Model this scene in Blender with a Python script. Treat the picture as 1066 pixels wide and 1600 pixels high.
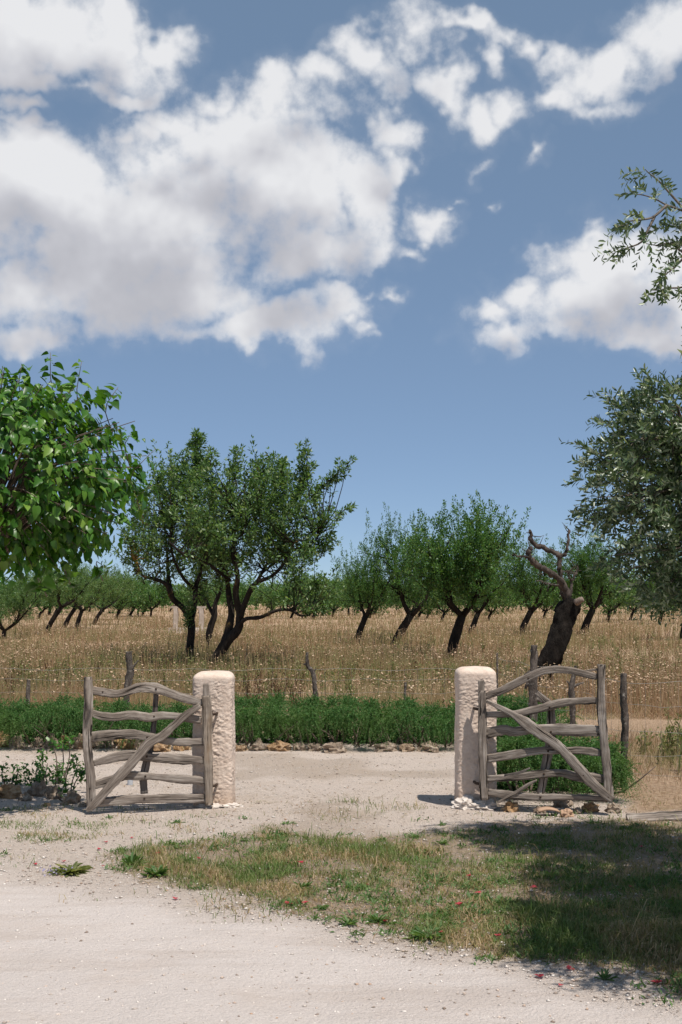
import bpy, math, random
import numpy as np
from mathutils import Vector, noise as mnoise

for o in list(bpy.data.objects):
    bpy.data.objects.remove(o)
scene = bpy.context.scene
COL = scene.collection

# ------------------------------------------------------------------ camera
CAM_H, F, HX, HY = 1.8, 2000.0, 533.0, 938.0     # eye height, focal (photo px), vanishing column / horizon row
cam_d = bpy.data.cameras.new('camera')
cam_d.sensor_fit = 'VERTICAL'
cam_d.sensor_height = 36.0
cam_d.lens = 36.0 * F / 1600.0
cam_d.shift_y = (HY - 800.0) / 1600.0
cam_d.clip_end = 20000
cam = bpy.data.objects.new('camera', cam_d)
COL.objects.link(cam)
cam.location = (0, 0, CAM_H)
cam.rotation_euler = (math.radians(90), 0, 0)
scene.camera = cam

# ------------------------------------------------------------------ light
SUN_EL = math.radians(66)
SUN_H = Vector((0.60, -0.80, 0)).normalized()        # horizontal direction towards the sun
sun_d = bpy.data.lights.new('sun', 'SUN')
sun_d.energy = 5.0
sun_d.angle = math.radians(0.53)
sun_d.color = (1.0, 0.945, 0.87)
sun = bpy.data.objects.new('sun', sun_d)
COL.objects.link(sun)
sun.location = (6, -8, 20)
ld = Vector((-SUN_H.x * math.cos(SUN_EL), -SUN_H.y * math.cos(SUN_EL), -math.sin(SUN_EL)))
sun.rotation_euler = ld.to_track_quat('-Z', 'Y').to_euler()

scene.cycles.max_bounces = 7
scene.cycles.diffuse_bounces = 2
scene.cycles.glossy_bounces = 2
scene.cycles.transmission_bounces = 3
scene.cycles.caustics_reflective = False
scene.cycles.caustics_refractive = False
scene.view_settings.view_transform = 'Standard'
scene.view_settings.look = 'None'
scene.view_settings.exposure = 0.0
scene.view_settings.gamma = 1.0
scene.view_settings.use_curve_mapping = False

# ------------------------------------------------------------------ sky with clouds
world = bpy.data.worlds.new('World')
scene.world = world
world.use_nodes = True


def nd(nt, kind, **kw):
    n = nt.nodes.new(kind)
    for k, v in kw.items():
        setattr(n, k, v)
    return n


def mth(nt, op, a, b=None, c=None, clamp=False):
    n = nt.nodes.new('ShaderNodeMath')
    n.operation = op
    n.use_clamp = clamp
    for i, v in enumerate((a, b, c)):
        if v is None:
            continue
        if isinstance(v, (int, float)):
            n.inputs[i].default_value = v
        else:
            nt.links.new(v, n.inputs[i])
    return n.outputs[0]


def vmth(nt, op, a, b=None, scale=None):
    n = nt.nodes.new('ShaderNodeVectorMath')
    n.operation = op
    for i, v in enumerate((a, b)):
        if v is None:
            continue
        if isinstance(v, (tuple, list)):
            n.inputs[i].default_value = v
        else:
            nt.links.new(v, n.inputs[i])
    if scale is not None:
        n.inputs['Scale'].default_value = scale
    return n


def maprange(nt, v, a, b, c=0.0, d=1.0, smooth=True):
    n = nt.nodes.new('ShaderNodeMapRange')
    n.interpolation_type = 'SMOOTHSTEP' if smooth else 'LINEAR'
    nt.links.new(v, n.inputs[0])
    for i, x in enumerate((a, b, c, d)):
        n.inputs[i + 1].default_value = x
    return n.outputs[0]


def noise_node(nt, vec, scale, detail=4, rough=0.55, dist=0.0):
    n = nt.nodes.new('ShaderNodeTexNoise')
    n.inputs['Scale'].default_value = scale
    n.inputs['Detail'].default_value = detail
    n.inputs['Roughness'].default_value = rough
    n.inputs['Distortion'].default_value = dist
    if vec is not None:
        nt.links.new(vec, n.inputs['Vector'])
    return n


# cloud lumps: (column, row, half width, half height, tilt in degrees) in photo units, turned into azimuth / elevation
CLOUDS = [
    (240, 340, 330, 150, 0), (60, 330, 260, 130, 0), (40, 262, 150, 75, 0), (350, 215, 130, 75, -8),
    (262, 178, 48, 40, 0), (200, 208, 45, 25, -20), (330, 165, 60, 40, 0), (430, 300, 150, 110, 10), (520, 320, 90, 70, -20),
    (590, 270, 52, 36, -40), (470, 400, 110, 70, 0), (400, 505, 200, 48, 0), (540, 492, 85, 40, 0), (590, 470, 35, 22, -20),
    (120, 440, 220, 90, 0), (290, 440, 150, 70, 0), (20, 530, 90, 32, 0), (575, 525, 35, 20, 30),
    (450, 165, 100, 46, -8), (555, 130, 100, 55, -30), (630, 85, 80, 42, -32), (705, 45, 50, 18, -15),
    (80, 30, 170, 90, 0), (210, 20, 80, 60, 20), (30, 100, 130, 38, 0), (150, 120, 60, 24, 20), (22, 155, 40, 18, 0), (28, 190, 52, 16, 0),
    (615, 212, 42, 44, 10), (668, 340, 62, 50, -25), (702, 300, 24, 12, -40), (628, 380, 40, 18, -30),
    (990, 90, 135, 62, -20), (1070, 50, 120, 82, 0), (885, 70, 42, 44, 20), (800, 62, 55, 22, 12), (760, 100, 20, 30, 20),
    (775, 178, 55, 38, -30), (845, 158, 75, 34, -12), (940, 160, 70, 22, 0), (838, 222, 22, 16, 0), (735, 252, 24, 20, 10), (782, 300, 16, 7, 0),
    (700, 150, 30, 40, 20),
    (930, 470, 130, 62, 0), (1000, 420, 120, 72, -15), (1080, 470, 110, 80, 0), (850, 445, 85, 50, -28), (780, 490, 66, 30, -8),
    (810, 530, 80, 30, 0), (905, 520, 100, 34, 0), (940, 390, 40, 26, 0), (1040, 535, 60, 20, 0),
]

LUMPS = []
for (cx, cy, rx, ry, rot) in CLOUDS:
    if abs(rot) < 12 or rx < ry * 1.25:
        LUMPS.append((cx, cy, rx, ry, min(rx, ry)))
    else:                                   # a tilted lump becomes two upright ones along its length
        ca, sa = math.cos(math.radians(rot)), math.sin(math.radians(rot))
        for k_ in (-0.38, 0.38):
            LUMPS.append((cx + k_ * rx * ca, cy + k_ * rx * sa, rx * 0.66, ry * 0.92, min(rx, ry)))


def cloud_group(name, lumps, fine):
    grp = bpy.data.node_groups.new(name, 'ShaderNodeTree')
    grp.interface.new_socket('Direction', in_out='INPUT', socket_type='NodeSocketVector')
    grp.interface.new_socket('Field', in_out='OUTPUT', socket_type='NodeSocketFloat')
    gi = grp.nodes.new('NodeGroupInput')
    go = grp.nodes.new('NodeGroupOutput')
    dirn = vmth(grp, 'NORMALIZE', gi.outputs[0]).outputs[0]
    wn = noise_node(grp, dirn, 7.0, 2, 0.5)
    warp = vmth(grp, 'SCALE', vmth(grp, 'SUBTRACT', wn.outputs['Color'], (0.5, 0.5, 0.5)).outputs[0], scale=0.060).outputs[0]
    dw = vmth(grp, 'ADD', dirn, warp).outputs[0]
    if fine:
        wn2 = noise_node(grp, dirn, 24.0, 3, 0.6)
        warp2 = vmth(grp, 'SCALE', vmth(grp, 'SUBTRACT', wn2.outputs['Color'], (0.5, 0.5, 0.5)).outputs[0], scale=0.048).outputs[0]
        dw = vmth(grp, 'ADD', dw, warp2).outputs[0]
    sx = grp.nodes.new('ShaderNodeSeparateXYZ')
    grp.links.new(dw, sx.inputs[0])
    az = mth(grp, 'ARCTAN2', sx.outputs[0], sx.outputs[1])
    hyp = mth(grp, 'SQRT', mth(grp, 'ADD', mth(grp, 'MULTIPLY', sx.outputs[0], sx.outputs[0]),
                               mth(grp, 'MULTIPLY', sx.outputs[1], sx.outputs[1])))
    el = mth(grp, 'ARCTAN2', sx.outputs[2], hyp)
    # general cover that carries on all round the sky
    gen = mth(grp, 'MULTIPLY', mth(grp, 'SUBTRACT', noise_node(grp, dirn, 3.1, 2, 0.5).outputs[0], 0.60), 4.5)
    win = mth(grp, 'MULTIPLY', maprange(grp, mth(grp, 'ABSOLUTE', az), 0.30, 0.42, 1, 0), maprange(grp, el, 0.47, 0.60, 1, 0))
    win = mth(grp, 'MULTIPLY', win, maprange(grp, sx.outputs[1], 0.0, 0.1))
    low = maprange(grp, el, 0.02, 0.2, -1.5, 0)
    acc = mth(grp, 'ADD', mth(grp, 'SUBTRACT', gen, mth(grp, 'MULTIPLY', win, 4.0)), low)
    for (cx, cy, rx, ry, thick_) in lumps:
        s, t = (cx - HX) / F, (HY - cy) / F
        a = math.atan(s)
        e = math.atan(t / math.sqrt(1 + s * s))
        ix, iy = F / rx, F / (ry * math.cos(e) ** 2)
        cmb = grp.nodes.new('ShaderNodeCombineXYZ')      # chained through z so that the lumps are worked out one after another
        grp.links.new(az, cmb.inputs[0])
        grp.links.new(el, cmb.inputs[1])
        grp.links.new(acc, cmb.inputs[2])
        ma = vmth(grp, 'MULTIPLY_ADD', cmb.outputs[0], (ix, iy, 1e-6))
        ma.inputs[2].default_value = (-a * ix, -e * iy, 0)
        ln = vmth(grp, 'LENGTH', ma.outputs[0]).outputs['Value']
        size = min(1.0, 0.34 + thick_ / 110.0)
        f = mth(grp, 'MULTIPLY_ADD', ln, -size, size)
        acc = mth(grp, 'SMOOTH_MAX', acc, f, 0.14 if fine else 0.35)
    # cauliflower bulges and frayed edges
    for sc_, amt in ((17.0, 0.38), (44.0, 0.26)) if fine else ():
        vo = grp.nodes.new('ShaderNodeTexVoronoi')
        vo.feature = 'SMOOTH_F1'
        vo.inputs['Smoothness'].default_value = 0.35
        vo.inputs['Scale'].default_value = sc_
        grp.links.new(dw, vo.inputs['Vector'])
        acc = mth(grp, 'ADD', acc, mth(grp, 'MULTIPLY_ADD', vo.outputs['Distance'], -amt * 1.5, amt * 0.70))
    fb = noise_node(grp, dirn, 17.0, 7 if fine else 3, 0.62)
    acc = mth(grp, 'ADD', acc, mth(grp, 'MULTIPLY', mth(grp, 'SUBTRACT', fb.outputs[0], 0.5), 1.75))
    if fine:
        fb2 = noise_node(grp, dirn, 90.0, 3, 0.62)
        acc = mth(grp, 'ADD', acc, mth(grp, 'MULTIPLY', mth(grp, 'SUBTRACT', fb2.outputs[0], 0.5), 0.24))
    acc = mth(grp, 'MAXIMUM', acc, -1.0)
    grp.links.new(acc, go.inputs[0])
    return grp


grp = cloud_group('cloud_field', LUMPS, True)
grp_soft = cloud_group('cloud_field_soft', [l for l in LUMPS if l[4] >= 40], False)

nt = world.node_tree
for n in list(nt.nodes):
    nt.nodes.remove(n)
wout = nd(nt, 'ShaderNodeOutputWorld')
bg = nd(nt, 'ShaderNodeBackground')
bg.inputs['Strength'].default_value = 0.085
sky = nd(nt, 'ShaderNodeTexSky')
sky.sky_type = 'NISHITA'
sky.sun_disc = False
sky.sun_elevation = SUN_EL
sky.sun_rotation = math.atan2(SUN_H.x, SUN_H.y)
sky.altitude = 100
sky.air_density = 0.5
sky.dust_density = 0.0
sky.ozone_density = 4.0
hs = nd(nt, 'ShaderNodeHueSaturation')
hs.inputs['Saturation'].default_value = 0.92
hs.inputs['Value'].default_value = 1.40
nt.links.new(sky.outputs[0], hs.inputs['Color'])
tc = nd(nt, 'ShaderNodeTexCoord')
D0 = tc.outputs['Generated']
g0 = nd(nt, 'ShaderNodeGroup', node_tree=grp)
nt.links.new(D0, g0.inputs[0])
g2 = nd(nt, 'ShaderNodeGroup', node_tree=grp_soft)
nt.links.new(vmth(nt, 'ADD', D0, (0.012, 0.0, 0.045)).outputs[0], g2.inputs[0])
fld = g0.outputs[0]
alpha = mth(nt, 'MAXIMUM', maprange(nt, fld, -0.18, 0.58, 0, 0.98), maprange(nt, fld, -0.50, 0.25, 0, 0.07))
puff = maprange(nt, mth(nt, 'SUBTRACT', fld, g2.outputs[0]), -0.8, 0.9, -0.5, 0.5, False)
depth_ = maprange(nt, g2.outputs[0], -0.1, 1.0, 0, 1)
lit = mth(nt, 'ADD', mth(nt, 'SUBTRACT', 0.92, mth(nt, 'MULTIPLY', depth_, 0.62)), mth(nt, 'MULTIPLY', puff, 0.30))
lit = mth(nt, 'ADD', lit, mth(nt, 'MULTIPLY', mth(nt, 'SUBTRACT', 1.0, alpha), 0.55), clamp=True)
cr = nd(nt, 'ShaderNodeValToRGB')
cr.color_ramp.elements[0].position = 0.05
cr.color_ramp.elements[0].color = (0.46, 0.465, 0.51, 1)
cr.color_ramp.elements[1].position = 1.0
cr.color_ramp.elements[1].color = (0.86, 0.865, 0.885, 1)
e = cr.color_ramp.elements.new(0.5)
e.color = (0.615, 0.62, 0.665, 1)
nt.links.new(lit, cr.inputs[0])
cs = vmth(nt, 'SCALE', cr.outputs[0], scale=11.2)
mx = nd(nt, 'ShaderNodeMix', data_type='RGBA')
nt.links.new(alpha, mx.inputs['Factor'])
veil = nd(nt, 'ShaderNodeMix', data_type='RGBA')           # thin even summer veil over the whole sky
veil.inputs['Factor'].default_value = 0.50
veil.inputs['B'].default_value = (2.75, 4.15, 5.85, 1)
nt.links.new(hs.outputs[0], veil.inputs['A'])
nt.links.new(veil.outputs['Result'], mx.inputs['A'])
nt.links.new(cs.outputs[0], mx.inputs['B'])
nt.links.new(mx.outputs['Result'], bg.inputs['Color'])
nt.links.new(bg.outputs[0], wout.inputs['Surface'])
world.cycles.sampling_method = 'NONE'


# ------------------------------------------------------------------ helpers
def at(px, py, Y):
    """photo position at a known distance -> world point"""
    return Vector(((px - HX) / F * Y, Y, CAM_H - (py - HY) / F * Y))


def gnd(px, py):
    """photo position on the level ground -> world x, y"""
    Y = F * CAM_H / (py - HY)
    return ((px - HX) / F * Y, Y)


def tag(o, label=None, cat=None, group=None, kind=None):
    if label:
        o['label'] = label
    if cat:
        o['category'] = cat
    if group:
        o['group'] = group
    if kind:
        o['kind'] = kind
    return o


def empty(name, loc=(0, 0, 0), rz=0.0):
    o = bpy.data.objects.new(name, None)
    o.empty_display_size = 0.2
    COL.objects.link(o)
    o.location = loc
    o.rotation_euler = (0, 0, rz)
    return o


def mesh_from(name, verts, faces, uv=None, smooth=False):
    """faces: list of arrays, each (n, k)"""
    verts = np.asarray(verts, dtype=np.float32).reshape(-1, 3)
    if isinstance(faces, np.ndarray):
        faces = [faces]
    faces = [np.asarray(f, dtype=np.int32) for f in faces if len(f)]
    me = bpy.data.meshes.new(name)
    me.vertices.add(len(verts))
    me.vertices.foreach_set('co', verts.ravel())
    loops = np.concatenate([f.ravel() for f in faces])
    tot = np.concatenate([np.full(len(f), f.shape[1], dtype=np.int32) for f in faces])
    start = np.concatenate([[0], np.cumsum(tot)[:-1]]).astype(np.int32)
    me.loops.add(len(loops))
    me.loops.foreach_set('vertex_index', loops)
    me.polygons.add(len(tot))
    me.polygons.foreach_set('loop_start', start)
    me.polygons.foreach_set('loop_total', tot)
    if smooth:
        me.polygons.foreach_set('use_smooth', np.ones(len(tot), dtype=bool))
    if uv is not None:
        ul = me.uv_layers.new(name='UVMap')
        ul.data.foreach_set('uv', np.asarray(uv, dtype=np.float32)[loops].ravel())
    me.update(calc_edges=True)
    me.validate()
    return me


def obj(name, me, mat=None, parent=None, loc=None, rot=None):
    o = bpy.data.objects.new(name, me)
    if mat is not None and len(me.materials) == 0:
        me.materials.append(mat)
    COL.objects.link(o)
    if parent is not None:
        o.parent = parent
    if loc is not None:
        o.location = loc
    if rot is not None:
        o.rotation_euler = rot
    return o


_perm = np.random.RandomState(11).rand(256, 256)


def vnoise(x, y):
    xi = np.floor(x).astype(int)
    yi = np.floor(y).astype(int)
    fx = x - xi
    fy = y - yi
    fx = fx * fx * (3 - 2 * fx)
    fy = fy * fy * (3 - 2 * fy)
    a = _perm[xi & 255, yi & 255]
    b = _perm[(xi + 1) & 255, yi & 255]
    c = _perm[xi & 255, (yi + 1) & 255]
    d = _perm[(xi + 1) & 255, (yi + 1) & 255]
    return (a * (1 - fx) + b * fx) * (1 - fy) + (c * (1 - fx) + d * fx) * fy


def fbm(x, y, sc=1.0, oct=4):
    x = np.asarray(x, dtype=float) * sc
    y = np.asarray(y, dtype=float) * sc
    r = 0
    a = 0.5
    for i in range(oct):
        r = r + a * vnoise(x + 17.3 * i, y - 9.1 * i)
        x = x * 2.03
        y = y * 2.03
        a *= 0.5
    return r / (1 - 0.5 ** oct)


def sstep(v, a, b):
    t = np.clip((v - a) / (b - a), 0, 1)
    return t * t * (3 - 2 * t)


def gz(x, y):
    """ground height"""
    x = np.asarray(x, dtype=float)
    y = np.asarray(y, dtype=float)
    near = 0.050 * (fbm(x, y, 1.1, 4) - 0.5) + 0.022 * (fbm(x, y, 4.2, 3) - 0.5)
    farb = 0.25 * (fbm(x, y, 0.08, 3) - 0.5)
    w = sstep(y, 18, 30)
    return near * (1 - 0.5 * w) + farb * w


def gz1(x, y):
    return float(gz(np.array([x]), np.array([y]))[0])


def resample(pts, n):
    """Catmull-Rom through rows of pts (any number of columns)"""
    pts = np.asarray(pts, dtype=float)
    m = len(pts)
    ext = np.vstack([2 * pts[0] - pts[1], pts, 2 * pts[-1] - pts[-2]])
    out = []
    for t in np.linspace(0, m - 1, n):
        i = min(int(t), m - 2)
        u = t - i
        p0, p1, p2, p3 = ext[i], ext[i + 1], ext[i + 2], ext[i + 3]
        out.append(0.5 * (2 * p1 + (p2 - p0) * u + (2 * p0 - 5 * p1 + 4 * p2 - p3) * u * u + (3 * p1 - p0 - 3 * p2 + p3) * u ** 3))
    return np.array(out)


class Geo:
    """collects pieces of geometry for ONE mesh"""

    def __init__(self):
        self.v, self.t, self.q, self.uv, self.n = [], [], [], [], 0

    def add(self, v, tris=None, quads=None, uv=None):
        v = np.asarray(v, dtype=np.float32).reshape(-1, 3)
        if tris is not None and len(tris):
            self.t.append(np.asarray(tris, dtype=np.int64).reshape(-1, 3) + self.n)
        if quads is not None and len(quads):
            self.q.append(np.asarray(quads, dtype=np.int64).reshape(-1, 4) + self.n)
        self.v.append(v)
        self.uv.append(np.zeros((len(v), 2)) if uv is None else np.asarray(uv))
        self.n += len(v)

    def mesh(self, name, smooth=False):
        f = []
        if self.t:
            f.append(np.concatenate(self.t))
        if self.q:
            f.append(np.concatenate(self.q))
        return mesh_from(name, np.concatenate(self.v), f, np.concatenate(self.uv), smooth)

    def tube(self, pts, rad, sides=8, n=None, wob=0.0, seed=0, cap=True, flat=None):
        """round limb along pts with a radius at each; wob = relative roughness"""
        pts = np.asarray(pts, dtype=float)
        rad = np.asarray(rad, dtype=float)
        if n is None:
            n = max(len(pts), 2)
        pr = resample(np.column_stack([pts, rad]), n) if n != len(pts) else np.column_stack([pts, rad])
        c, r = pr[:, :3], np.maximum(pr[:, 3], 0.0008)
        d = np.gradient(c, axis=0)
        d /= np.linalg.norm(d, axis=1)[:, None] + 1e-9
        ref = np.array([0.0, 1.0, 0.0]) if abs(d[:, 1]).mean() < 0.8 else np.array([1.0, 0, 0])
        a = np.cross(d, ref)
        a /= np.linalg.norm(a, axis=1)[:, None] + 1e-9
        b = np.cross(d, a)
        ang = np.linspace(0, 2 * math.pi, sides, endpoint=False)
        rr = np.repeat(r[:, None], sides, 1)
        if wob:
            L = np.cumsum(np.r_[0, np.linalg.norm(np.diff(c, axis=0), axis=1)])
            nn = fbm(np.repeat((L / max(r.mean(), 1e-4) * 0.45)[:, None], sides, 1) + seed * 7.7,
                     np.repeat((np.cos(ang) * 1.6 + 3)[None], n, 0) + np.repeat((np.sin(ang) * 1.6)[None], n, 0) * 3.1 + seed, 1.0, 3)
            rr = rr * (1 + wob * (nn - 0.5) * 2)
        v = c[:, None, :] + rr[..., None] * (np.cos(ang)[None, :, None] * a[:, None, :] + np.sin(ang)[None, :, None] * b[:, None, :])
        i = np.arange(n - 1)[:, None] * sides
        j = np.arange(sides)[None]
        k = (j + 1) % sides
        q = np.stack([i + j, i + k, i + sides + k, i + sides + j], -1).reshape(-1, 4)
        L = np.cumsum(np.r_[0, np.linalg.norm(np.diff(c, axis=0), axis=1)])
        uv = np.stack([np.repeat(L[:, None], sides, 1), np.repeat((ang / 6.2832 * 6.2832 * r.mean())[None], n, 0)], -1).reshape(-1, 2)
        V = v.reshape(-1, 3)
        t = []
        if cap:
            V = np.vstack([V, c[0], c[-1]])
            uv = np.vstack([uv, [0, 0], [L[-1], 0]])
            for jj in range(sides):
                t.append([n * sides, (jj + 1) % sides, jj])
                t.append([n * sides + 1, (n - 1) * sides + jj, (n - 1) * sides + (jj + 1) % sides])
        self.add(V, t, q, uv)


def leaf_quads(p, d, nrm, L, W, bend=0.0):
    """rhombic leaves: p base, d direction, nrm normal (all (n,3)), L, W (n,)"""
    n = len(p)
    s = np.cross(d, nrm)
    s /= np.linalg.norm(s, axis=1)[:, None] + 1e-9
    u = np.cross(s, d)
    L = np.asarray(L)[:, None] * np.ones((n, 1))
    W = np.asarray(W)[:, None] * np.ones((n, 1))
    m = p + d * L * 0.45
    v = np.stack([p, m + s * W * 0.5 + u * W * 0.12, p + d * L - u * L * bend, m - s * W * 0.5 + u * W * 0.12], 1)
    return v.reshape(-1, 3), np.arange(n * 4).reshape(n, 4)


def unit(v):
    return v / (np.linalg.norm(v, axis=-1, keepdims=True) + 1e-9)


def rdir(rng, n):
    return unit(rng.normal(size=(n, 3)))


# ------------------------------------------------------------------ materials
def new_mat(name):
    m = bpy.data.materials.new(name)
    m.use_nodes = True
    t = m.node_tree
    b = t.nodes['Principled BSDF']
    return m, t, b


def ramp(t, fac, stops):
    r = t.nodes.new('ShaderNodeValToRGB')
    while len(r.color_ramp.elements) < len(stops):
        r.color_ramp.elements.new(0.5)
    for el_, (p, c) in zip(r.color_ramp.elements, stops):
        el_.position = p
        el_.color = (*c, 1)
    t.links.new(fac, r.inputs[0])
    return r.outputs[0]


def mixc(t, fac, a, b, blend='MIX'):
    n = t.nodes.new('ShaderNodeMix')
    n.data_type = 'RGBA'
    n.blend_type = blend
    for s, v in (('Factor', fac), ('A', a), ('B', b)):
        if isinstance(v, (int, float)):
            n.inputs[s].default_value = v
        elif isinstance(v, tuple):
            n.inputs[s].default_value = (*v, 1)
        else:
            t.links.new(v, n.inputs[s])
    return n.outputs['Result']


def bump(t, b, h, strength, dist):
    n = t.nodes.new('ShaderNodeBump')
    n.inputs['Strength'].default_value = strength
    n.inputs['Distance'].default_value = dist
    t.links.new(h, n.inputs['Height'])
    t.links.new(n.outputs[0], b.inputs['Normal'])
    return n


def leaf_mat(name, stops, rough=0.5, trans=0.25, spec=0.35, nscale=0.5, patch=None, tcol=None):
    m, t, b = new_mat(name)
    g = t.nodes.new('ShaderNodeNewGeometry')
    fac = g.outputs['Random Per Island']
    col = ramp(t, fac, stops)
    if patch:
        tcn = t.nodes.new('ShaderNodeTexCoord')
        nn = noise_node(t, tcn.outputs['Object'], nscale, 3, 0.6)
        f = maprange(t, nn.outputs[0], patch[1], patch[2], 0, patch[3])
        col = mixc(t, f, col, patch[0])
    t.links.new(col, b.inputs['Base Color'])
    b.inputs['Roughness'].default_value = rough
    b.inputs['Specular IOR Level'].default_value = spec
    tr = t.nodes.new('ShaderNodeBsdfTranslucent')
    tcl = mixc(t, 1.0, col, tcol or (1.5, 1.6, 0.6), 'MULTIPLY')
    t.links.new(tcl, tr.inputs['Color'])
    ms = t.nodes.new('ShaderNodeMixShader')
    ms.inputs[0].default_value = trans
    t.links.new(b.outputs[0], ms.inputs[1])
    t.links.new(tr.outputs[0], ms.inputs[2])
    t.links.new(ms.outputs[0], t.nodes['Material Output'].inputs['Surface'])
    return m


def bark_mat(name, c1, c2, c3=None, scale=6.0, bumpd=0.03, lich=None):
    m, t, b = new_mat(name)
    tcn = t.nodes.new('ShaderNodeTexCoord')
    mp = t.nodes.new('ShaderNodeMapping')
    mp.inputs['Scale'].default_value = (1, 1, 0.35)
    t.links.new(tcn.outputs['Object'], mp.inputs[0])
    n1 = noise_node(t, mp.outputs[0], scale, 6, 0.65)
    col = ramp(t, n1.outputs[0], [(0.3, c1), (0.7, c2)])
    if lich:
        n2 = noise_node(t, tcn.outputs['Object'], lich[1], 4, 0.6)
        col = mixc(t, maprange(t, n2.outputs[0], lich[2], lich[2] + 0.12), col, lich[0])
    t.links.new(col, b.inputs['Base Color'])
    b.inputs['Roughness'].default_value = 0.9
    b.inputs['Specular IOR Level'].default_value = 0.15
    n3 = noise_node(t, mp.outputs[0], scale * 3, 6, 0.7)
    bump(t, b, n3.outputs[0], 0.9, bumpd)
    return m


def wood_mat(name, dark, mid, light, brown=None):
    """weathered grey wood; grain runs along U"""
    m, t, b = new_mat(name)
    uvn = t.nodes.new('ShaderNodeUVMap')
    oi = t.nodes.new('ShaderNodeObjectInfo')
    off = vmth(t, 'SCALE', oi.outputs['Location'], scale=0.0)
    cmbn = t.nodes.new('ShaderNodeCombineXYZ')
    t.links.new(oi.outputs['Random'], cmbn.inputs[2])
    sc_ = vmth(t, 'SCALE', cmbn.outputs[0], scale=37.0)
    v = vmth(t, 'ADD', uvn.outputs[0], sc_.outputs[0]).outputs[0]

    def mapped(sx_, sy_):
        mp = t.nodes.new('ShaderNodeMapping')
        mp.inputs['Scale'].default_value = (sx_, sy_, 1)
        t.links.new(v, mp.inputs[0])
        return mp.outputs[0]
    grain = noise_node(t, mapped(3.5, 95), 1.0, 6, 0.7, 0.6)
    broad = noise_node(t, mapped(3.0, 14), 1.0, 4, 0.6, 0.4)
    crack = noise_node(t, mapped(2.2, 42), 1.0, 3, 0.5, 0.8)
    mixv = mth(t, 'ADD', mth(t, 'MULTIPLY', grain.outputs[0], 0.55), mth(t, 'MULTIPLY', broad.outputs[0], 0.45))
    col = ramp(t, mixv, [(0.36, dark), (0.5, mid), (0.62, light)])
    if brown:
        bn = noise_node(t, mapped(2.0, 6), 1.0, 3, 0.5)
        col = mixc(t, maprange(t, bn.outputs[0], 0.52, 0.7, 0, 0.7), col, brown)
    ck = maprange(t, crack.outputs[0], 0.33, 0.40, 0, 1)
    col = mixc(t, ck, tuple(x * 0.28 for x in dark), col)
    t.links.new(col, b.inputs['Base Color'])
    b.inputs['Roughness'].default_value = 0.88
    b.inputs['Specular IOR Level'].default_value = 0.2
    h = mth(t, 'ADD', mth(t, 'MULTIPLY', grain.outputs[0], 0.5), ck)
    bump(t, b, h, 1.0, 0.012)
    return m


# ground: pale limestone gravel, bare soil and straw, blended by where they lie
mat_ground, t, b = new_mat('limestone_gravel')
tcn = t.nodes.new('ShaderNodeTexCoord')
OB = tcn.outputs['Object']
fine = noise_node(t, OB, 140, 5, 0.75)
mid = noise_node(t, OB, 22, 5, 0.65)
broad = noise_node(t, OB, 1.6, 5, 0.6)
vor = t.nodes.new('ShaderNodeTexVoronoi')
vor.inputs['Scale'].default_value = 60
t.links.new(OB, vor.inputs['Vector'])
gcol = ramp(t, fine.outputs[0], [(0.30, (0.29, 0.225, 0.18)), (0.46, (0.66, 0.545, 0.46)), (0.66, (0.80, 0.705, 0.625))])
gcol = mixc(t, maprange(t, mid.outputs[0], 0.5, 0.75, 0, 0.5), gcol, (0.50, 0.41, 0.34))
gcol = mixc(t, maprange(t, broad.outputs[0], 0.48, 0.72, 0, 0.45), gcol, (0.58, 0.46, 0.36))
att_s = t.nodes.new('ShaderNodeAttribute')
att_s.attribute_name = 'cover'
sepc = t.nodes.new('ShaderNodeSeparateColor')
t.links.new(att_s.outputs['Color'], sepc.inputs[0])
mask_soil, mask_field, mask_road = sepc.outputs[0], sepc.outputs[1], sepc.outputs[2]
rcol = ramp(t, fine.outputs[0], [(0.28, (0.45, 0.385, 0.35)), (0.5, (0.61, 0.54, 0.495)), (0.75, (0.69, 0.625, 0.585))])
rcol = mixc(t, maprange(t, broad.outputs[0], 0.50, 0.75, 0, 0.4), rcol, (0.53, 0.43, 0.36))
mpr = t.nodes.new('ShaderNodeMapping')
mpr.inputs['Rotation'].default_value = (0, 0, math.radians(28))
mpr.inputs['Scale'].default_value = (0.35, 2.6, 1)
t.links.new(OB, mpr.inputs[0])
rut = noise_node(t, mpr.outputs[0], 1.5, 5, 0.6)
rcol = mixc(t, maprange(t, rut.outputs[0], 0.46, 0.68, 0, 0.55), rcol, (0.47, 0.395, 0.345))
col = mixc(t, mask_road, gcol, rcol)
scol = ramp(t, mid.outputs[0], [(0.3, (0.18, 0.125, 0.085)), (0.5, (0.34, 0.25, 0.17)), (0.7, (0.50, 0.39, 0.28))])
sm = mth(t, 'MULTIPLY', mask_soil, maprange(t, mid.outputs[0], 0.25, 0.62, 0.45, 1.0), clamp=True)
col = mixc(t, sm, col, scol)
fcol = ramp(t, mid.outputs[0], [(0.3, (0.26, 0.165, 0.10)), (0.5, (0.46, 0.315, 0.205)), (0.72, (0.60, 0.45, 0.31))])
col = mixc(t, mask_field, col, fcol)
t.links.new(col, b.inputs['Base Color'])
b.inputs['Roughness'].default_value = 0.95
b.inputs['Specular IOR Level'].default_value = 0.1
hgt = mth(t, 'ADD', mth(t, 'MULTIPLY', fine.outputs[0], 0.5), mth(t, 'MULTIPLY', mid.outputs[0], 0.9))
hgt = mth(t, 'ADD', hgt, mth(t, 'MULTIPLY', vor.outputs['Distance'], -0.35))
hs_ = mth(t, 'MULTIPLY', hgt, mth(t, 'SUBTRACT', 1.0, mth(t, 'MULTIPLY', mask_road, 0.55)))
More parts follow.
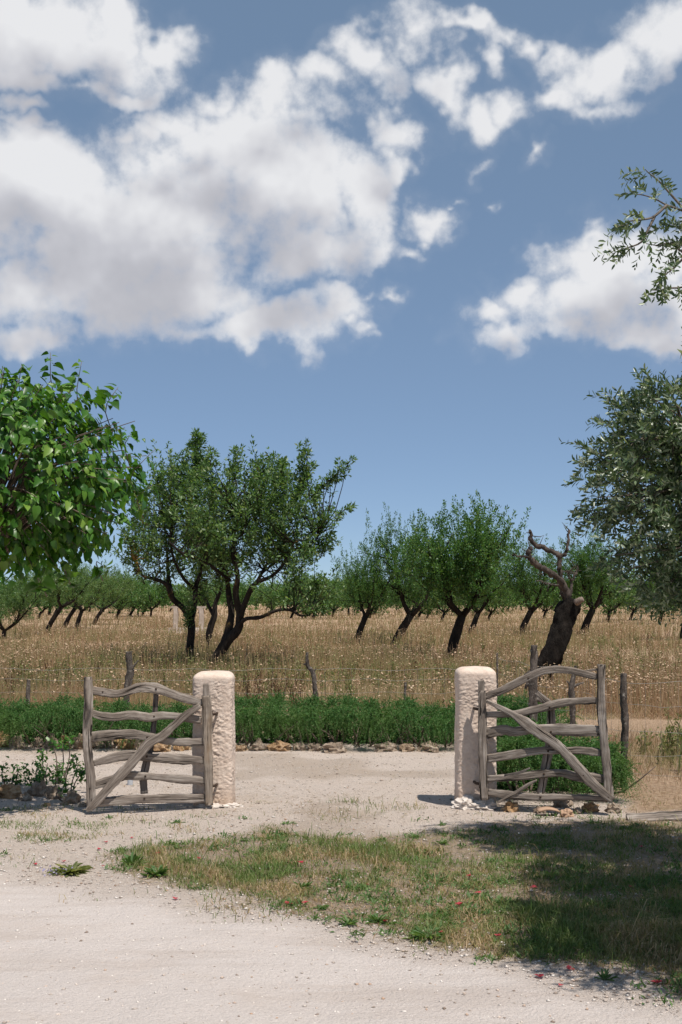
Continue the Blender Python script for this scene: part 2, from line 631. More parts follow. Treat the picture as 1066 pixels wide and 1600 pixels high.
bump(t, b, hs_, 1.0, 0.040)

mat_pebble = leaf_mat('pebble', [(0, (0.24, 0.18, 0.14)), (0.3, (0.46, 0.39, 0.335)), (0.8, (0.72, 0.66, 0.60)), (1, (0.44, 0.29, 0.20))], 0.9, 0.0, 0.15)
mat_dry = leaf_mat('dry_grass', [(0, (0.17, 0.10, 0.055)), (0.25, (0.34, 0.215, 0.12)), (0.55, (0.44, 0.29, 0.175)), (0.8, (0.55, 0.40, 0.26)), (0.9, (0.32, 0.28, 0.14)), (1, (0.23, 0.235, 0.10))],
                   0.8, 0.32, 0.1, 0.30, ((0.31, 0.305, 0.145), 0.42, 0.62, 0.72), (1.0, 0.95, 0.8))
t = mat_dry.node_tree
b = t.nodes['Principled BSDF']
old = b.inputs['Base Color'].links[0].from_socket
tcn = t.nodes.new('ShaderNodeTexCoord')
n_a = noise_node(t, tcn.outputs['Object'], 0.55, 4, 0.65)
n_b = noise_node(t, tcn.outputs['Object'], 0.11, 3, 0.6)
c_ = mixc(t, maprange(t, n_a.outputs[0], 0.46, 0.62, 0, 0.75), old, (0.27, 0.165, 0.095))
c_ = mixc(t, maprange(t, n_b.outputs[0], 0.48, 0.60, 0, 0.6), c_, (0.26, 0.235, 0.11))
t.links.new(c_, b.inputs['Base Color'])
mat_seed = leaf_mat('seed_head', [(0, (0.17, 0.105, 0.06)), (0.4, (0.42, 0.29, 0.19)), (0.8, (0.50, 0.36, 0.245)), (1, (0.56, 0.43, 0.31))], 0.9, 0.15, 0.05, tcol=(1, 1, 1))
mat_thistle = leaf_mat('dark_dead_weed', [(0, (0.06, 0.037, 0.022)), (1, (0.19, 0.115, 0.065))], 0.9, 0.05, 0.05, tcol=(1, 1, 1))
mat_verge = leaf_mat('verge_grass', [(0, (0.14, 0.17, 0.05)), (0.25, (0.23, 0.24, 0.09)), (0.45, (0.36, 0.26, 0.14)), (0.75, (0.47, 0.34, 0.21)), (1, (0.60, 0.47, 0.32))],
                     0.75, 0.35, 0.15, 2.2, ((0.11, 0.20, 0.05), 0.40, 0.56, 0.8), (1.2, 1.15, 0.7))
mat_fweed = leaf_mat('field_weed', [(0, (0.10, 0.12, 0.045)), (0.6, (0.19, 0.205, 0.085)), (1, (0.32, 0.30, 0.14))], 0.6, 0.3, 0.2)
mat_weed = leaf_mat('green_weed', [(0, (0.06, 0.115, 0.035)), (0.6, (0.10, 0.18, 0.06)), (1, (0.17, 0.25, 0.10))], 0.55, 0.3, 0.25)
mat_almond = leaf_mat('almond_leaf', [(0, (0.036, 0.078, 0.028)), (0.5, (0.095, 0.180, 0.058)), (0.85, (0.16, 0.255, 0.095)), (1, (0.26, 0.31, 0.15))], 0.42, 0.38, 0.4)
mat_almond2 = leaf_mat('fresh_almond_leaf', [(0, (0.030, 0.076, 0.022)), (0.5, (0.064, 0.150, 0.038)), (0.85, (0.110, 0.220, 0.060)), (1, (0.19, 0.255, 0.09))], 0.45, 0.35, 0.35)
mat_olive = leaf_mat('olive_leaf', [(0, (0.045, 0.080, 0.034)), (0.5, (0.082, 0.130, 0.058)), (0.78, (0.16, 0.215, 0.115)), (1, (0.46, 0.50, 0.38))], 0.34, 0.2, 0.55)
mat_rose = leaf_mat('rosemary_needle', [(0, (0.032, 0.090, 0.024)), (0.5, (0.068, 0.165, 0.045)), (0.9, (0.15, 0.27, 0.095)), (1, (0.26, 0.24, 0.12))], 0.6, 0.28, 0.15, 1.6, ((0.115, 0.19, 0.055), 0.48, 0.66, 0.6))
mat_shrub = leaf_mat('shrub_leaf', [(0, (0.03, 0.09, 0.015)), (0.6, (0.06, 0.17, 0.025)), (1, (0.13, 0.26, 0.05))], 0.4, 0.3, 0.4)
mat_petal = leaf_mat('red_petal', [(0, (0.30, 0.02, 0.05)), (0.5, (0.42, 0.05, 0.07)), (1, (0.52, 0.18, 0.15))], 0.7, 0.2, 0.1, tcol=(1.3, 1, 1))

# mulberry leaf: veins and a two-tone gloss
mat_mul = leaf_mat('mulberry_leaf', [(0, (0.024, 0.078, 0.010)), (0.4, (0.048, 0.140, 0.015)), (0.8, (0.09, 0.205, 0.024)), (1, (0.18, 0.29, 0.05))], 0.38, 0.28, 0.4)
t = mat_mul.node_tree
oi = t.nodes.new('ShaderNodeObjectInfo')
g = [n for n in t.nodes if n.type == 'NEW_GEOMETRY'][0]
rr_ = [n for n in t.nodes if n.type == 'VALTORGB'][0]
t.links.new(mth(t, 'FRACT', mth(t, 'ADD', g.outputs['Random Per Island'], mth(t, 'MULTIPLY', oi.outputs['Random'], 7.3))), rr_.inputs[0])

mat_bark = bark_mat('almond_bark', (0.010, 0.008, 0.007), (0.042, 0.034, 0.027), scale=7)
mat_bark_l = bark_mat('lichened_almond_bark', (0.011, 0.009, 0.008), (0.046, 0.036, 0.028), scale=7, lich=((0.30, 0.18, 0.05), 1.1, 0.57))
mat_bark_o = bark_mat('olive_bark', (0.09, 0.075, 0.06), (0.24, 0.20, 0.165), scale=9, bumpd=0.015)
mat_twig = bark_mat('grey_twig', (0.10, 0.075, 0.06), (0.22, 0.17, 0.135), scale=20, bumpd=0.002)
mat_dead = bark_mat('dead_almond_bark', (0.006, 0.005, 0.004), (0.032, 0.025, 0.020), scale=8, bumpd=0.10)
mat_deadlimb = bark_mat('bleached_dead_wood', (0.022, 0.018, 0.015), (0.15, 0.12, 0.10), scale=9, bumpd=0.04)
mat_cut, t, b = new_mat('sawn_end')
b.inputs['Roughness'].default_value = 0.9
t.links.new(ramp(t, noise_node(t, None, 9, 4).outputs[0], [(0.3, (0.10, 0.07, 0.05)), (0.7, (0.30, 0.23, 0.18))]), b.inputs['Base Color'])

mat_wood = wood_mat('weathered_gate_wood', (0.080, 0.063, 0.050), (0.235, 0.193, 0.160), (0.44, 0.385, 0.335))
mat_wood_b = wood_mat('browned_gate_wood', (0.085, 0.065, 0.05), (0.24, 0.195, 0.155), (0.42, 0.355, 0.295), (0.33, 0.22, 0.13))
mat_wood_d = wood_mat('dark_gate_wood', (0.06, 0.048, 0.04), (0.13, 0.11, 0.098), (0.22, 0.195, 0.178))
mat_post = bark_mat('fence_stake_wood', (0.030, 0.024, 0.020), (0.20, 0.165, 0.14), scale=18, bumpd=0.03, lich=((0.34, 0.31, 0.27), 24, 0.58))

mat_stucco, t, b = new_mat('rough_pink_render')
tcn = t.nodes.new('ShaderNodeTexCoord')
n1 = noise_node(t, tcn.outputs['Object'], 26, 6, 0.7)
n2 = noise_node(t, tcn.outputs['Object'], 3, 4, 0.6)
c = ramp(t, n1.outputs[0], [(0.3, (0.60, 0.465, 0.375)), (0.55, (0.70, 0.57, 0.475)), (0.75, (0.76, 0.645, 0.555))])
c = mixc(t, maprange(t, n2.outputs[0], 0.5, 0.75, 0, 0.35), c, (0.56, 0.43, 0.33))
geo_ = t.nodes.new('ShaderNodeSeparateXYZ')
t.links.new(tcn.outputs['Object'], geo_.inputs[0])
st_m = t.nodes.new('ShaderNodeMapping')
st_m.inputs['Scale'].default_value = (1, 1, 0.18)
t.links.new(tcn.outputs['Object'], st_m.inputs[0])
stn = noise_node(t, st_m.outputs[0], 16, 5, 0.6)
c = mixc(t, maprange(t, stn.outputs[0], 0.55, 0.75, 0, 0.4), c, (0.44, 0.35, 0.275))
dirt = mth(t, 'MULTIPLY', maprange(t, geo_.outputs[2], 0.0, 0.22, 1, 0), maprange(t, n1.outputs[0], 0.35, 0.65, 0.1, 0.8))
c = mixc(t, dirt, c, (0.40, 0.27, 0.175))
t.links.new(c, b.inputs['Base Color'])
b.inputs['Roughness'].default_value = 0.95
b.inputs['Specular IOR Level'].default_value = 0.1
bump(t, b, n1.outputs[0], 0.7, 0.012)

mat_plaster, t, b = new_mat('spilled_plaster')
t.links.new(ramp(t, noise_node(t, None, 12, 5).outputs[0], [(0.3, (0.50, 0.42, 0.36)), (0.7, (0.70, 0.64, 0.58))]), b.inputs['Base Color'])
b.inputs['Roughness'].default_value = 0.95

mat_stone, t, b = new_mat('limestone_rock')
tcn = t.nodes.new('ShaderNodeTexCoord')
oi = t.nodes.new('ShaderNodeObjectInfo')
n1 = noise_node(t, tcn.outputs['Object'], 14, 6, 0.7)
n2 = noise_node(t, tcn.outputs['Object'], 40, 4, 0.7)
c = ramp(t, n1.outputs[0], [(0.3, (0.11, 0.075, 0.05)), (0.5, (0.29, 0.22, 0.16)), (0.72, (0.48, 0.40, 0.325))])
c2 = ramp(t, n1.outputs[0], [(0.3, (0.17, 0.085, 0.035)), (0.5, (0.38, 0.23, 0.11)), (0.72, (0.54, 0.41, 0.28))])
c = mixc(t, maprange(t, oi.outputs['Random'], 0.55, 0.75), c, c2)
c = mixc(t, maprange(t, n2.outputs[0], 0.33, 0.26, 0, 1), c, (0.07, 0.045, 0.03))
t.links.new(c, b.inputs['Base Color'])
b.inputs['Roughness'].default_value = 0.95
bump(t, b, n1.outputs[0], 0.9, 0.03)

mat_iron, t, b = new_mat('rusty_iron')
t.links.new(ramp(t, noise_node(t, None, 30, 4).outputs[0], [(0.3, (0.02, 0.015, 0.012)), (0.7, (0.09, 0.05, 0.03))]), b.inputs['Base Color'])
b.inputs['Metallic'].default_value = 0.4
b.inputs['Roughness'].default_value = 0.7
mat_wire, t, b = new_mat('galvanised_wire')
b.inputs['Base Color'].default_value = (0.33, 0.31, 0.28, 1)
b.inputs['Metallic'].default_value = 0.3
b.inputs['Roughness'].default_value = 0.6
mat_pipe, t, b = new_mat('grey_plastic_pipe')
t.links.new(ramp(t, noise_node(t, None, 20, 3).outputs[0], [(0.3, (0.42, 0.45, 0.50)), (0.7, (0.60, 0.62, 0.66))]), b.inputs['Base Color'])
b.inputs['Roughness'].default_value = 0.5
mat_tile, t, b = new_mat('terracotta')
t.links.new(ramp(t, noise_node(t, None, 25, 4).outputs[0], [(0.3, (0.33, 0.19, 0.11)), (0.7, (0.52, 0.36, 0.25))]), b.inputs['Base Color'])
b.inputs['Roughness'].default_value = 0.9
mat_well, t, b = new_mat('pale_well_stone')
t.links.new(ramp(t, noise_node(t, None, 3, 5).outputs[0], [(0.3, (0.34, 0.27, 0.21)), (0.7, (0.55, 0.47, 0.40))]), b.inputs['Base Color'])
b.inputs['Roughness'].default_value = 0.95

# ------------------------------------------------------------------ the ground, one sheet out to the horizon
VERGE = [gnd(*p) for p in [(175, 1335), (300, 1305), (420, 1296), (560, 1300), (700, 1296), (760, 1283), (1000, 1276), (1250, 1275),
                           (1300, 1640), (1066, 1572), (960, 1540), (870, 1524), (730, 1494), (600, 1478), (500, 1445), (400, 1398), (260, 1375), (190, 1362)]]


def signed_dist(x, y, poly):
    """distance to polygon edge, positive inside"""
    x = np.asarray(x, dtype=float)
    y = np.asarray(y, dtype=float)
    best = np.full(x.shape, 1e9)
    inside = np.zeros(x.shape, dtype=bool)
    m = len(poly)
    for i in range(m):
        x1, y1 = poly[i]
        x2, y2 = poly[(i + 1) % m]
        dx, dy = x2 - x1, y2 - y1
        tt = np.clip(((x - x1) * dx + (y - y1) * dy) / (dx * dx + dy * dy), 0, 1)
        best = np.minimum(best, np.hypot(x - x1 - tt * dx, y - y1 - tt * dy))
        c_ = ((y1 > y) != (y2 > y)) & (x < dx * (y - y1) / (dy if dy else 1e-9) + x1)
        inside ^= c_
    return np.where(inside, best, -best)


def verge_mask(x, y):
    d = signed_dist(x, y, VERGE) + (fbm(x, y, 1.6, 4) - 0.5) * 1.0
    return sstep(d, -0.12, 0.30)


ROADLINE = np.array([gnd(*p) for p in [(-900, 1315), (-300, 1325), (0, 1345), (200, 1385), (400, 1420), (560, 1475), (730, 1500), (870, 1532), (1066, 1585), (1300, 1660), (1500, 1720)]])


def road_mask(x, y):
    ye = np.interp(x, ROADLINE[:, 0], ROADLINE[:, 1])
    return sstep(ye - y + (fbm(x, y, 1.3, 4) - 0.5) * 0.9, -0.25, 0.5)


def field_mask(x, y):
    a = sstep(y + (fbm(x, y, 0.9, 3) - 0.5) * 1.0, 16.2, 17.0)
    right = sstep(x - 2.45 - 0.02 * (y - 11) + (fbm(x, y, 1.5, 3) - 0.5) * 0.5, -0.1, 0.25) * sstep(y + (fbm(x, y, 1.2, 3) - 0.5) * 0.6, 10.5, 11.0)
    left = sstep(-5.6 - x, 0, 0.5) * sstep(y, 13.5, 14.2)
    return np.maximum(np.maximum(a, right), left)


def axis(lo, hi, step, far, grow=1.18):
    core = list(np.arange(lo, hi, step))
    out, s, v = [], step, hi
    while v < far:
        out.append(v)
        s *= grow
        v += s
    out.append(far)
    return core, out


cx_, ox_ = axis(-6.0, 6.0, 0.08, 4000)
xs = np.array([-v for v in reversed(ox_)] + [v for v in cx_ if v > -6.0] + ox_)
cy_, oy_ = axis(2.5, 18.0, 0.08, 9000)
backs = [-v for v in [200, 60, 20, 8, 3, 0.5]]
ys = np.array(sorted(backs) + cy_ + oy_)
gx, gy = np.meshgrid(xs, ys)
gzv = gz(gx, gy)
nx, ny = len(xs), len(ys)
gv = np.stack([gx, gy, gzv], -1).reshape(-1, 3)
ii = np.arange(ny - 1)[:, None] * nx
jj = np.arange(nx - 1)[None]
gq = np.stack([ii + jj, ii + jj + 1, ii + nx + jj + 1, ii + nx + jj], -1).reshape(-1, 4)
fx_, fy_ = gv[:, 0], gv[:, 1]
mk_s, mk_f, mk_r = verge_mask(fx_, fy_), field_mask(fx_, fy_), road_mask(fx_, fy_)
# worn litter in front of the gates and round the bed
mk_s = np.maximum(mk_s, 0.45 * sstep(fbm(fx_, fy_, 0.9, 4), 0.52, 0.66) * sstep(fy_, 8, 10) * (1 - mk_f))


def cover_attr(me, s, f_, r):
    a = me.color_attributes.new('cover', 'FLOAT_COLOR', 'POINT')
    a.data.foreach_set('color', np.stack([s, f_, r, np.ones_like(s)], -1).astype(np.float32).ravel())


me = mesh_from('ground', gv, gq, smooth=True)
cover_attr(me, mk_s, mk_f, mk_r)
ground = tag(obj('ground', me, mat_ground), 'pale gravel yard running out into the dry brown orchard field', kind='structure')

# the road, a sheet just proud of the ground with the same worn limestone surface
rx_ = np.arange(-7, 5.2, 0.06)
ry_ = np.arange(2.55, 10.5, 0.06)
X2, Y2 = np.meshgrid(rx_, ry_)
rm = road_mask(X2, Y2)
Z2 = gz(X2, Y2) + 0.006 * sstep(rm, 0.4, 0.9) - 0.003 + 0.004 * (fbm(X2 * 0.5 + Y2 * 0.6, Y2 * 2.0 - X2 * 1.6, 1.0, 3) - 0.5)
nx2, ny2 = len(rx_), len(ry_)
ii = np.arange(ny2 - 1)[:, None] * nx2
jj = np.arange(nx2 - 1)[None]
rq = np.stack([ii + jj, ii + jj + 1, ii + nx2 + jj + 1, ii + nx2 + jj], -1).reshape(-1, 4)
keep = (rm.ravel()[rq] > 0.42).all(1)
used = np.unique(rq[keep])
remap = np.full(nx2 * ny2, -1)
remap[used] = np.arange(len(used))
V2 = np.stack([X2, Y2, Z2], -1).reshape(-1, 3)[used]
me = mesh_from('road', V2, remap[rq[keep]], smooth=True)
cover_attr(me, verge_mask(V2[:, 0], V2[:, 1]), np.zeros(len(V2)), road_mask(V2[:, 0], V2[:, 1]))
tag(obj('road', me, mat_ground), 'compacted pale limestone track in front of the gates', kind='structure')

# loose gravel
rng = np.random.default_rng(3)


def pebble_field(n, ylo, yhi, smin, smax):
    py = rng.uniform(HY + F * CAM_H / yhi, HY + F * CAM_H / ylo, n)
    Y = F * CAM_H / (py - HY)
    X = (rng.uniform(-120, 1190, n) - HX) / F * Y
    k = (rng.random(n) > 0.86 * road_mask(X, Y)) & (rng.random(n) > field_mask(X, Y)) & (rng.random(n) > 0.6 * verge_mask(X, Y))
    X, Y = X[k], Y[k]
    n = len(X)
    s = smin + (smax - smin) * rng.random(n) ** 3
    base = np.array([(1, 0, 0), (0, 1, 0), (-1, 0, 0), (0, -1, 0), (0, 0, 0.8), (0, 0, -0.6)])
    fc = np.array([(0, 1, 4), (1, 2, 4), (2, 3, 4), (3, 0, 4), (1, 0, 5), (2, 1, 5), (3, 2, 5), (0, 3, 5)])
    jit = base[None] * rng.uniform(0.6, 1.25, (n, 6, 1)) + rng.normal(0, 0.12, (n, 6, 3))
    a = rng.uniform(0, 6.28, n)
    ca, sa = np.cos(a)[:, None], np.sin(a)[:, None]
    v = np.stack([jit[..., 0] * ca - jit[..., 1] * sa, jit[..., 0] * sa + jit[..., 1] * ca, jit[..., 2] * 0.7], -1) * s[:, None, None]
    v += np.stack([X, Y, gz(X, Y) + s * 0.25], -1)[:, None]
    f_ = fc[None] + np.arange(n)[:, None, None] * 6
    return v.reshape(-1, 3), f_.reshape(-1, 3)


gp = Geo()
gp.add(*pebble_field(42000, 5.2, 16, 0.003, 0.014))
gp.add(*pebble_field(700, 6.5, 15, 0.007, 0.020))
tag(obj('gravel', gp.mesh('gravel'), mat_pebble), 'loose limestone chips scattered over the yard and track', 'gravel', kind='stuff')


# ------------------------------------------------------------------ gate pillars
def make_pillar(name, X0, X1, Yf, H, seed, label):
    cx, hw = (X0 + X1) / 2, (X1 - X0) / 2
    cy = Yf + hw
    root = empty(name, (cx, cy, 0))
    sides, rows = 180, 190
    ang = np.linspace(0, 2 * math.pi, sides, endpoint=False)
    pw = 7.0
    se = (np.abs(np.cos(ang)) ** pw + np.abs(np.sin(ang)) ** pw) ** (-1 / pw)
    V = []
    for r in range(rows + 14):
        if r < rows:
            z = -0.05 + (H + 0.05 - 0.062) * r / (rows - 1)
            k = 1.0
        else:
            u = (r - rows + 1) / 14.0
            z = H - 0.062 + 0.062 * math.sin(u * math.pi / 2)
            k = math.cos(u * math.pi / 2) ** 0.45 if u < 1 else 0.02
        for j in range(sides):
            rad = hw * se[j] * k * (1.02 - 0.03 * z / H)
            x, y = rad * math.cos(ang[j]), rad * math.sin(ang[j])
            p = Vector((x, y, z))
            q = Vector((x, y, z * 1.25)) * 41 + Vector((seed * 31, 0, 0))
            q += Vector((mnoise.noise(p * 11), mnoise.noise(p * 11 + Vector((7, 0, 0))), mnoise.noise(p * 11 + Vector((0, 9, 0))))) * 1.1
            n1 = mnoise.noise(q)
            lumpy = max(-0.25, n1) ** 1 if n1 > 0 else -0.35 * min(1, -n1 * 3)
            fine_ = mnoise.noise(q * 2.6) * 0.5 + mnoise.noise(q * 5.1) * 0.25
            smooth_top = 1.0 if z < H - 0.085 else 0.10
            amp = (0.0085 * lumpy + 0.0085 * fine_) * (0.75 + 0.7 * mnoise.noise(p * 7.0 + Vector((1, seed, 4))))
            big = 0.010 * mnoise.noise(p * 4.0 + Vector((seed, 5, 2)))
            m_ = 1 + (amp * smooth_top + big) / max(rad, 0.03) if k > 0.35 else 1
            V.append((x * m_, y * m_, z + (0.008 * mnoise.noise(p * 9) if z > H - 0.09 else 0)))
    R = rows + 14
    i = np.arange(R - 1)[:, None] * sides
    j = np.arange(sides)[None]
    k2 = (j + 1) % sides
    q = np.stack([i + j, i + k2, i + sides + k2, i + sides + j], -1).reshape(-1, 4)
    V.append((0, 0, H + 0.001))
    tt = [[(R - 1) * sides + jx, (R - 1) * sides + (jx + 1) % sides, len(V) - 1] for jx in range(sides)]
    g = Geo()
    g.add(V, tt, q)
    obj('shaft', g.mesh('shaft', False), mat_stucco, root)
    tag(root, label, 'gate pillar', 'rendered gate pillars')
    return root, cx, cy, hw


YP = 11.1
pil_l = make_pillar('gate_pillar', at(300, 0, YP).x, at(363, 0, YP).x, YP, 1.175, 1, 'pink rendered pillar joined to the gate leaf standing beside the leafy bed')
pil_r = make_pillar('gate_pillar', at(715, 0, YP).x, at(777, 0, YP).x, YP, 1.215, 2, 'pink rendered pillar with white plaster spill at its foot, beside rosemary bush')


def lump(name, loc, size, seed, mat, parent=None, sub=3, rough=0.35, freq=2.2, flat=0.0):
    """uneven rock or spill"""
    import bmesh
    bm = bmesh.new()
    bmesh.ops.create_icosphere(bm, subdivisions=sub, radius=1)
    for v in bm.verts:
        d = mnoise.fractal(v.co * freq + Vector((seed * 3.7, seed, 0)), 0.9, 2.1, 4, noise_basis='PERLIN_ORIGINAL')
        w = mnoise.voronoi(v.co * 1.4 + Vector((seed, 0, seed * 2)))[0][0]
        v.co *= 1 + rough * d - 0.25 * w + 0.12
        if v.co.z < -0.45:
            v.co.z = -0.45
        v.co = Vector((v.co.x * size[0], v.co.y * size[1], v.co.z * size[2]))
    me = bpy.data.meshes.new(name)
    bm.to_mesh(me)
    bm.free()
    o = obj(name, me, mat, parent, loc)
    return o


for (root, cx, cy, hw), lst in ((pil_l, [(0.02, -0.20, 0.15, 0.07, 0.028), (0.16, -0.17, 0.10, 0.08, 0.03)]),
                                (pil_r, [(-0.10, -0.20, 0.11, 0.09, 0.075), (0.00, -0.24, 0.15, 0.08, 0.05), (0.07, -0.20, 0.08, 0.07, 0.06)])):
    for s_i, (dx, dy, a, b_, h_) in enumerate(lst):
        lump('plaster_spill', (dx, dy, h_ * 0.3), (a, b_, h_), 5 + s_i + cx * 3, mat_plaster, root, 4, 0.45, 2.6)


# ------------------------------------------------------------------ gates
def plane_pt(px, py, A, B, off=0.0):
    """point where the sight line meets the upright plane through A and B (moved off towards the viewer)"""
    ax, ay = A
    bx, by = B
    ux, uy = bx - ax, by - ay
    l = math.hypot(ux, uy)
    nx_, ny_ = uy / l, -ux / l
    if ny_ > 0:
        nx_, ny_ = -nx_, -ny_
    ax, ay = ax + nx_ * off, ay + ny_ * off
    s = (px - HX) / F
    Y = (ay * nx_ * 0 + (ax * nx_ + ay * ny_)) / (s * nx_ + ny_)
    return np.array(at(px, py, Y))


def plank(pts, halfw, thick, A, B, seed, n=None, mat=mat_wood, name='rail', parent=None, origin=(0, 0, 0)):
    """riven timber: a bent bar with worn edges, lying in the gate's plane"""
    pts = np.asarray(pts)
    L = np.linalg.norm(np.diff(pts, axis=0), axis=1).sum()
    n = n or max(10, int(L / 0.022))
    pr = resample(np.column_stack([pts, halfw]), n)
    c, hw = pr[:, :3], pr[:, 3]
    d = unit(np.gradient(c, axis=0))
    nv = np.array([B[1] - A[1], -(B[0] - A[0]), 0.0])
    nv /= np.linalg.norm(nv)
    if nv[1] > 0:
        nv = -nv
    w = unit(np.cross(d, nv))
    s = np.cumsum(np.r_[0, np.linalg.norm(np.diff(c, axis=0), axis=1)])
    prof = [(-1, -0.82), (-0.95, -0.97), (-0.55, -1.02), (0, -0.97), (0.55, -1.03), (0.95, -0.97), (1, -0.82), (1, 0.8), (0.93, 0.97), (0, 1.0), (-0.93, 0.97), (-1, 0.8)]
    K = len(prof)
    V = np.zeros((n, K, 3))
    UV = np.zeros((n, K, 2))
    for k, (a_, b_) in enumerate(prof):
        e_ = (fbm(s * 9 + seed * 13.1, np.full(n, k * 0.9 + (5 if a_ > 0 else 0)), 1.0, 3) - 0.5)
        e2 = (fbm(s * 45 + seed * 3.1, np.full(n, k * 1.7), 1.0, 2) - 0.5)
        ww = hw * (1 + 0.45 * e_ + 0.22 * e2)
        tt = thick * (1 + 0.30 * e_ + 0.35 * e2)
        V[:, k] = c + w * (a_ * ww)[:, None] - nv[None] * (b_ * tt)[:, None]
        UV[:, k, 0] = s
        UV[:, k, 1] = (a_ * hw.mean() + b_ * thick * 0.8)
    V -= np.asarray(origin)
    i = np.arange(n - 1)[:, None] * K
    j = np.arange(K)[None]
    k2 = (j + 1) % K
    q = np.stack([i + j, i + k2, i + K + k2, i + K + j], -1).reshape(-1, 4)
    tri = [[0, K - 1 - x, K - 2 - x] for x in range(K - 2)] + [[(n - 1) * K, (n - 1) * K + x + 1, (n - 1) * K + x + 2] for x in range(K - 2)]
    g = Geo()
    g.add(V.reshape(-1, 3), tri, q, UV.reshape(-1, 2))
    return obj(name, g.mesh(name, False), mat, parent)


def gate(label, A, B, zx, zy, zs, members, bolts, seed):
    root = empty('timber_gate', (A[0], A[1], 0))
    tag(root, label, 'gate', 'open timber gate leaves')
    org = (A[0], A[1], 0)

    def P(p, off):
        return plane_pt(zx + p[0] * zs, zy + p[1] * zs, A, B, off)
    made = []
    for i, (nm, off, th, mt, pts) in enumerate(members):
        w = np.array([P(p, off) for p in pts])
        sc = w[:, 1] / F * zs
        o = plank(w, np.array([p[2] for p in pts]) * sc, th, A, B, seed + i * 1.37, mat=mt, name=nm, parent=root, origin=org)
        if nm in ('rail', 'brace'):
            made.append((o, nm, np.array([p[:2] for p in pts], dtype=float)))
    for (x, y, off) in bolts:
        p = P((x, y), off) - np.array(org)
        g = Geo()
        g.tube([p + (0, 0.012, 0), p, p - (0, 0.004, 0)], [0.009, 0.009, 0.005], 10)
        want = 'brace' if off > 0.05 else 'rail'
        best = min((m for m in made if m[1] == want), key=lambda m: np.abs(np.interp(x, *zip(*sorted(m[2].tolist()))) - y))
        obj('bolt', g.mesh('bolt'), mat_iron, best[0])
    return root


W, WB, WD = mat_wood, mat_wood_b, mat_wood_d
A = ((325 - HX) / F * 10.98, 10.98)
B = ((140 - HX) / F * 10.86, 10.86)
S1 = 300 / 1066
GL = [
    ('end_stile', 0.0, 0.032, W, [(134, 205, 22), (136, 330, 24), (131, 450, 25), (129, 560, 24), (136, 650, 25), (147, 760, 26), (150, 850, 26), (150, 935, 22)]),
    ('hinge_stile', 0.005, 0.030, WB, [(790, 308, 24), (795, 420, 27), (797, 560, 25), (803, 740, 24), (805, 915, 22)]),
    ('stile_tenon', 0.0, 0.020, W, [(789, 242, 18), (790, 300, 18), (791, 420, 18)]),
    ('rail', 0.0, 0.020, W, [(150, 280, 22), (215, 290, 24), (290, 300, 20), (350, 287, 22), (415, 265, 27), (480, 264, 28), (560, 284, 25), (650, 318, 24), (720, 336, 22), (772, 350, 16)]),
    ('rail', 0.0, 0.020, W, [(148, 404, 18), (230, 424, 22), (300, 426, 24), (380, 416, 24), (470, 430, 24), (540, 420, 22), (640, 425, 20), (700, 436, 22), (760, 446, 17)]),
    ('rail', -0.005, 0.020, W, [(150, 540, 26), (260, 527, 28), (380, 524, 26), (480, 538, 22), (560, 559, 21), (680, 568, 22), (780, 568, 20)]),
    ('rail', -0.004, 0.020, W, [(163, 684, 17), (240, 664, 22), (320, 644, 26), (400, 640, 26), (500, 655, 24), (620, 661, 26), (780, 667, 21)]),
    ('rail', -0.004, 0.020, W, [(168, 806, 21), (250, 782, 26), (340, 756, 22), (420, 754, 22), (520, 762, 19), (620, 770, 25), (780, 781, 18)]),
    ('rail', -0.004, 0.020, W, [(172, 905, 24), (260, 896, 24), (380, 886, 23), (540, 881, 22), (660, 881, 22), (785, 878, 20)]),
    ('brace', 0.045, 0.020, W, [(126, 948, 10), (175, 905, 22), (270, 797, 25), (350, 712, 25), (430, 622, 25), (475, 570, 25), (550, 530, 23), (605, 480, 20), (680, 415, 20), (758, 362, 14)]),
    ('middle_stile', -0.042, 0.018, WD, [(512, 290, 14), (502, 450, 15), (480, 600, 16), (455, 690, 20), (442, 780, 21), (447, 852, 20)]),
]
gate('grey weathered six-rail gate leaf, brace falling away from its pillar, beside the leafy bed', A, B, 100, 1000, S1, GL,
     [(511, 272, 0.025), (463, 540, 0.02), (460, 648, 0.02), (452, 756, 0.02), (447, 880, 0.02), (215, 288, 0.02), (500, 425, 0.02), (600, 520, 0.06)], 1.0)
A2 = ((756 - HX) / F * 10.96, 10.96)
B2 = ((945 - HX) / F * 10.74, 10.74)
S2 = 386 / 1066
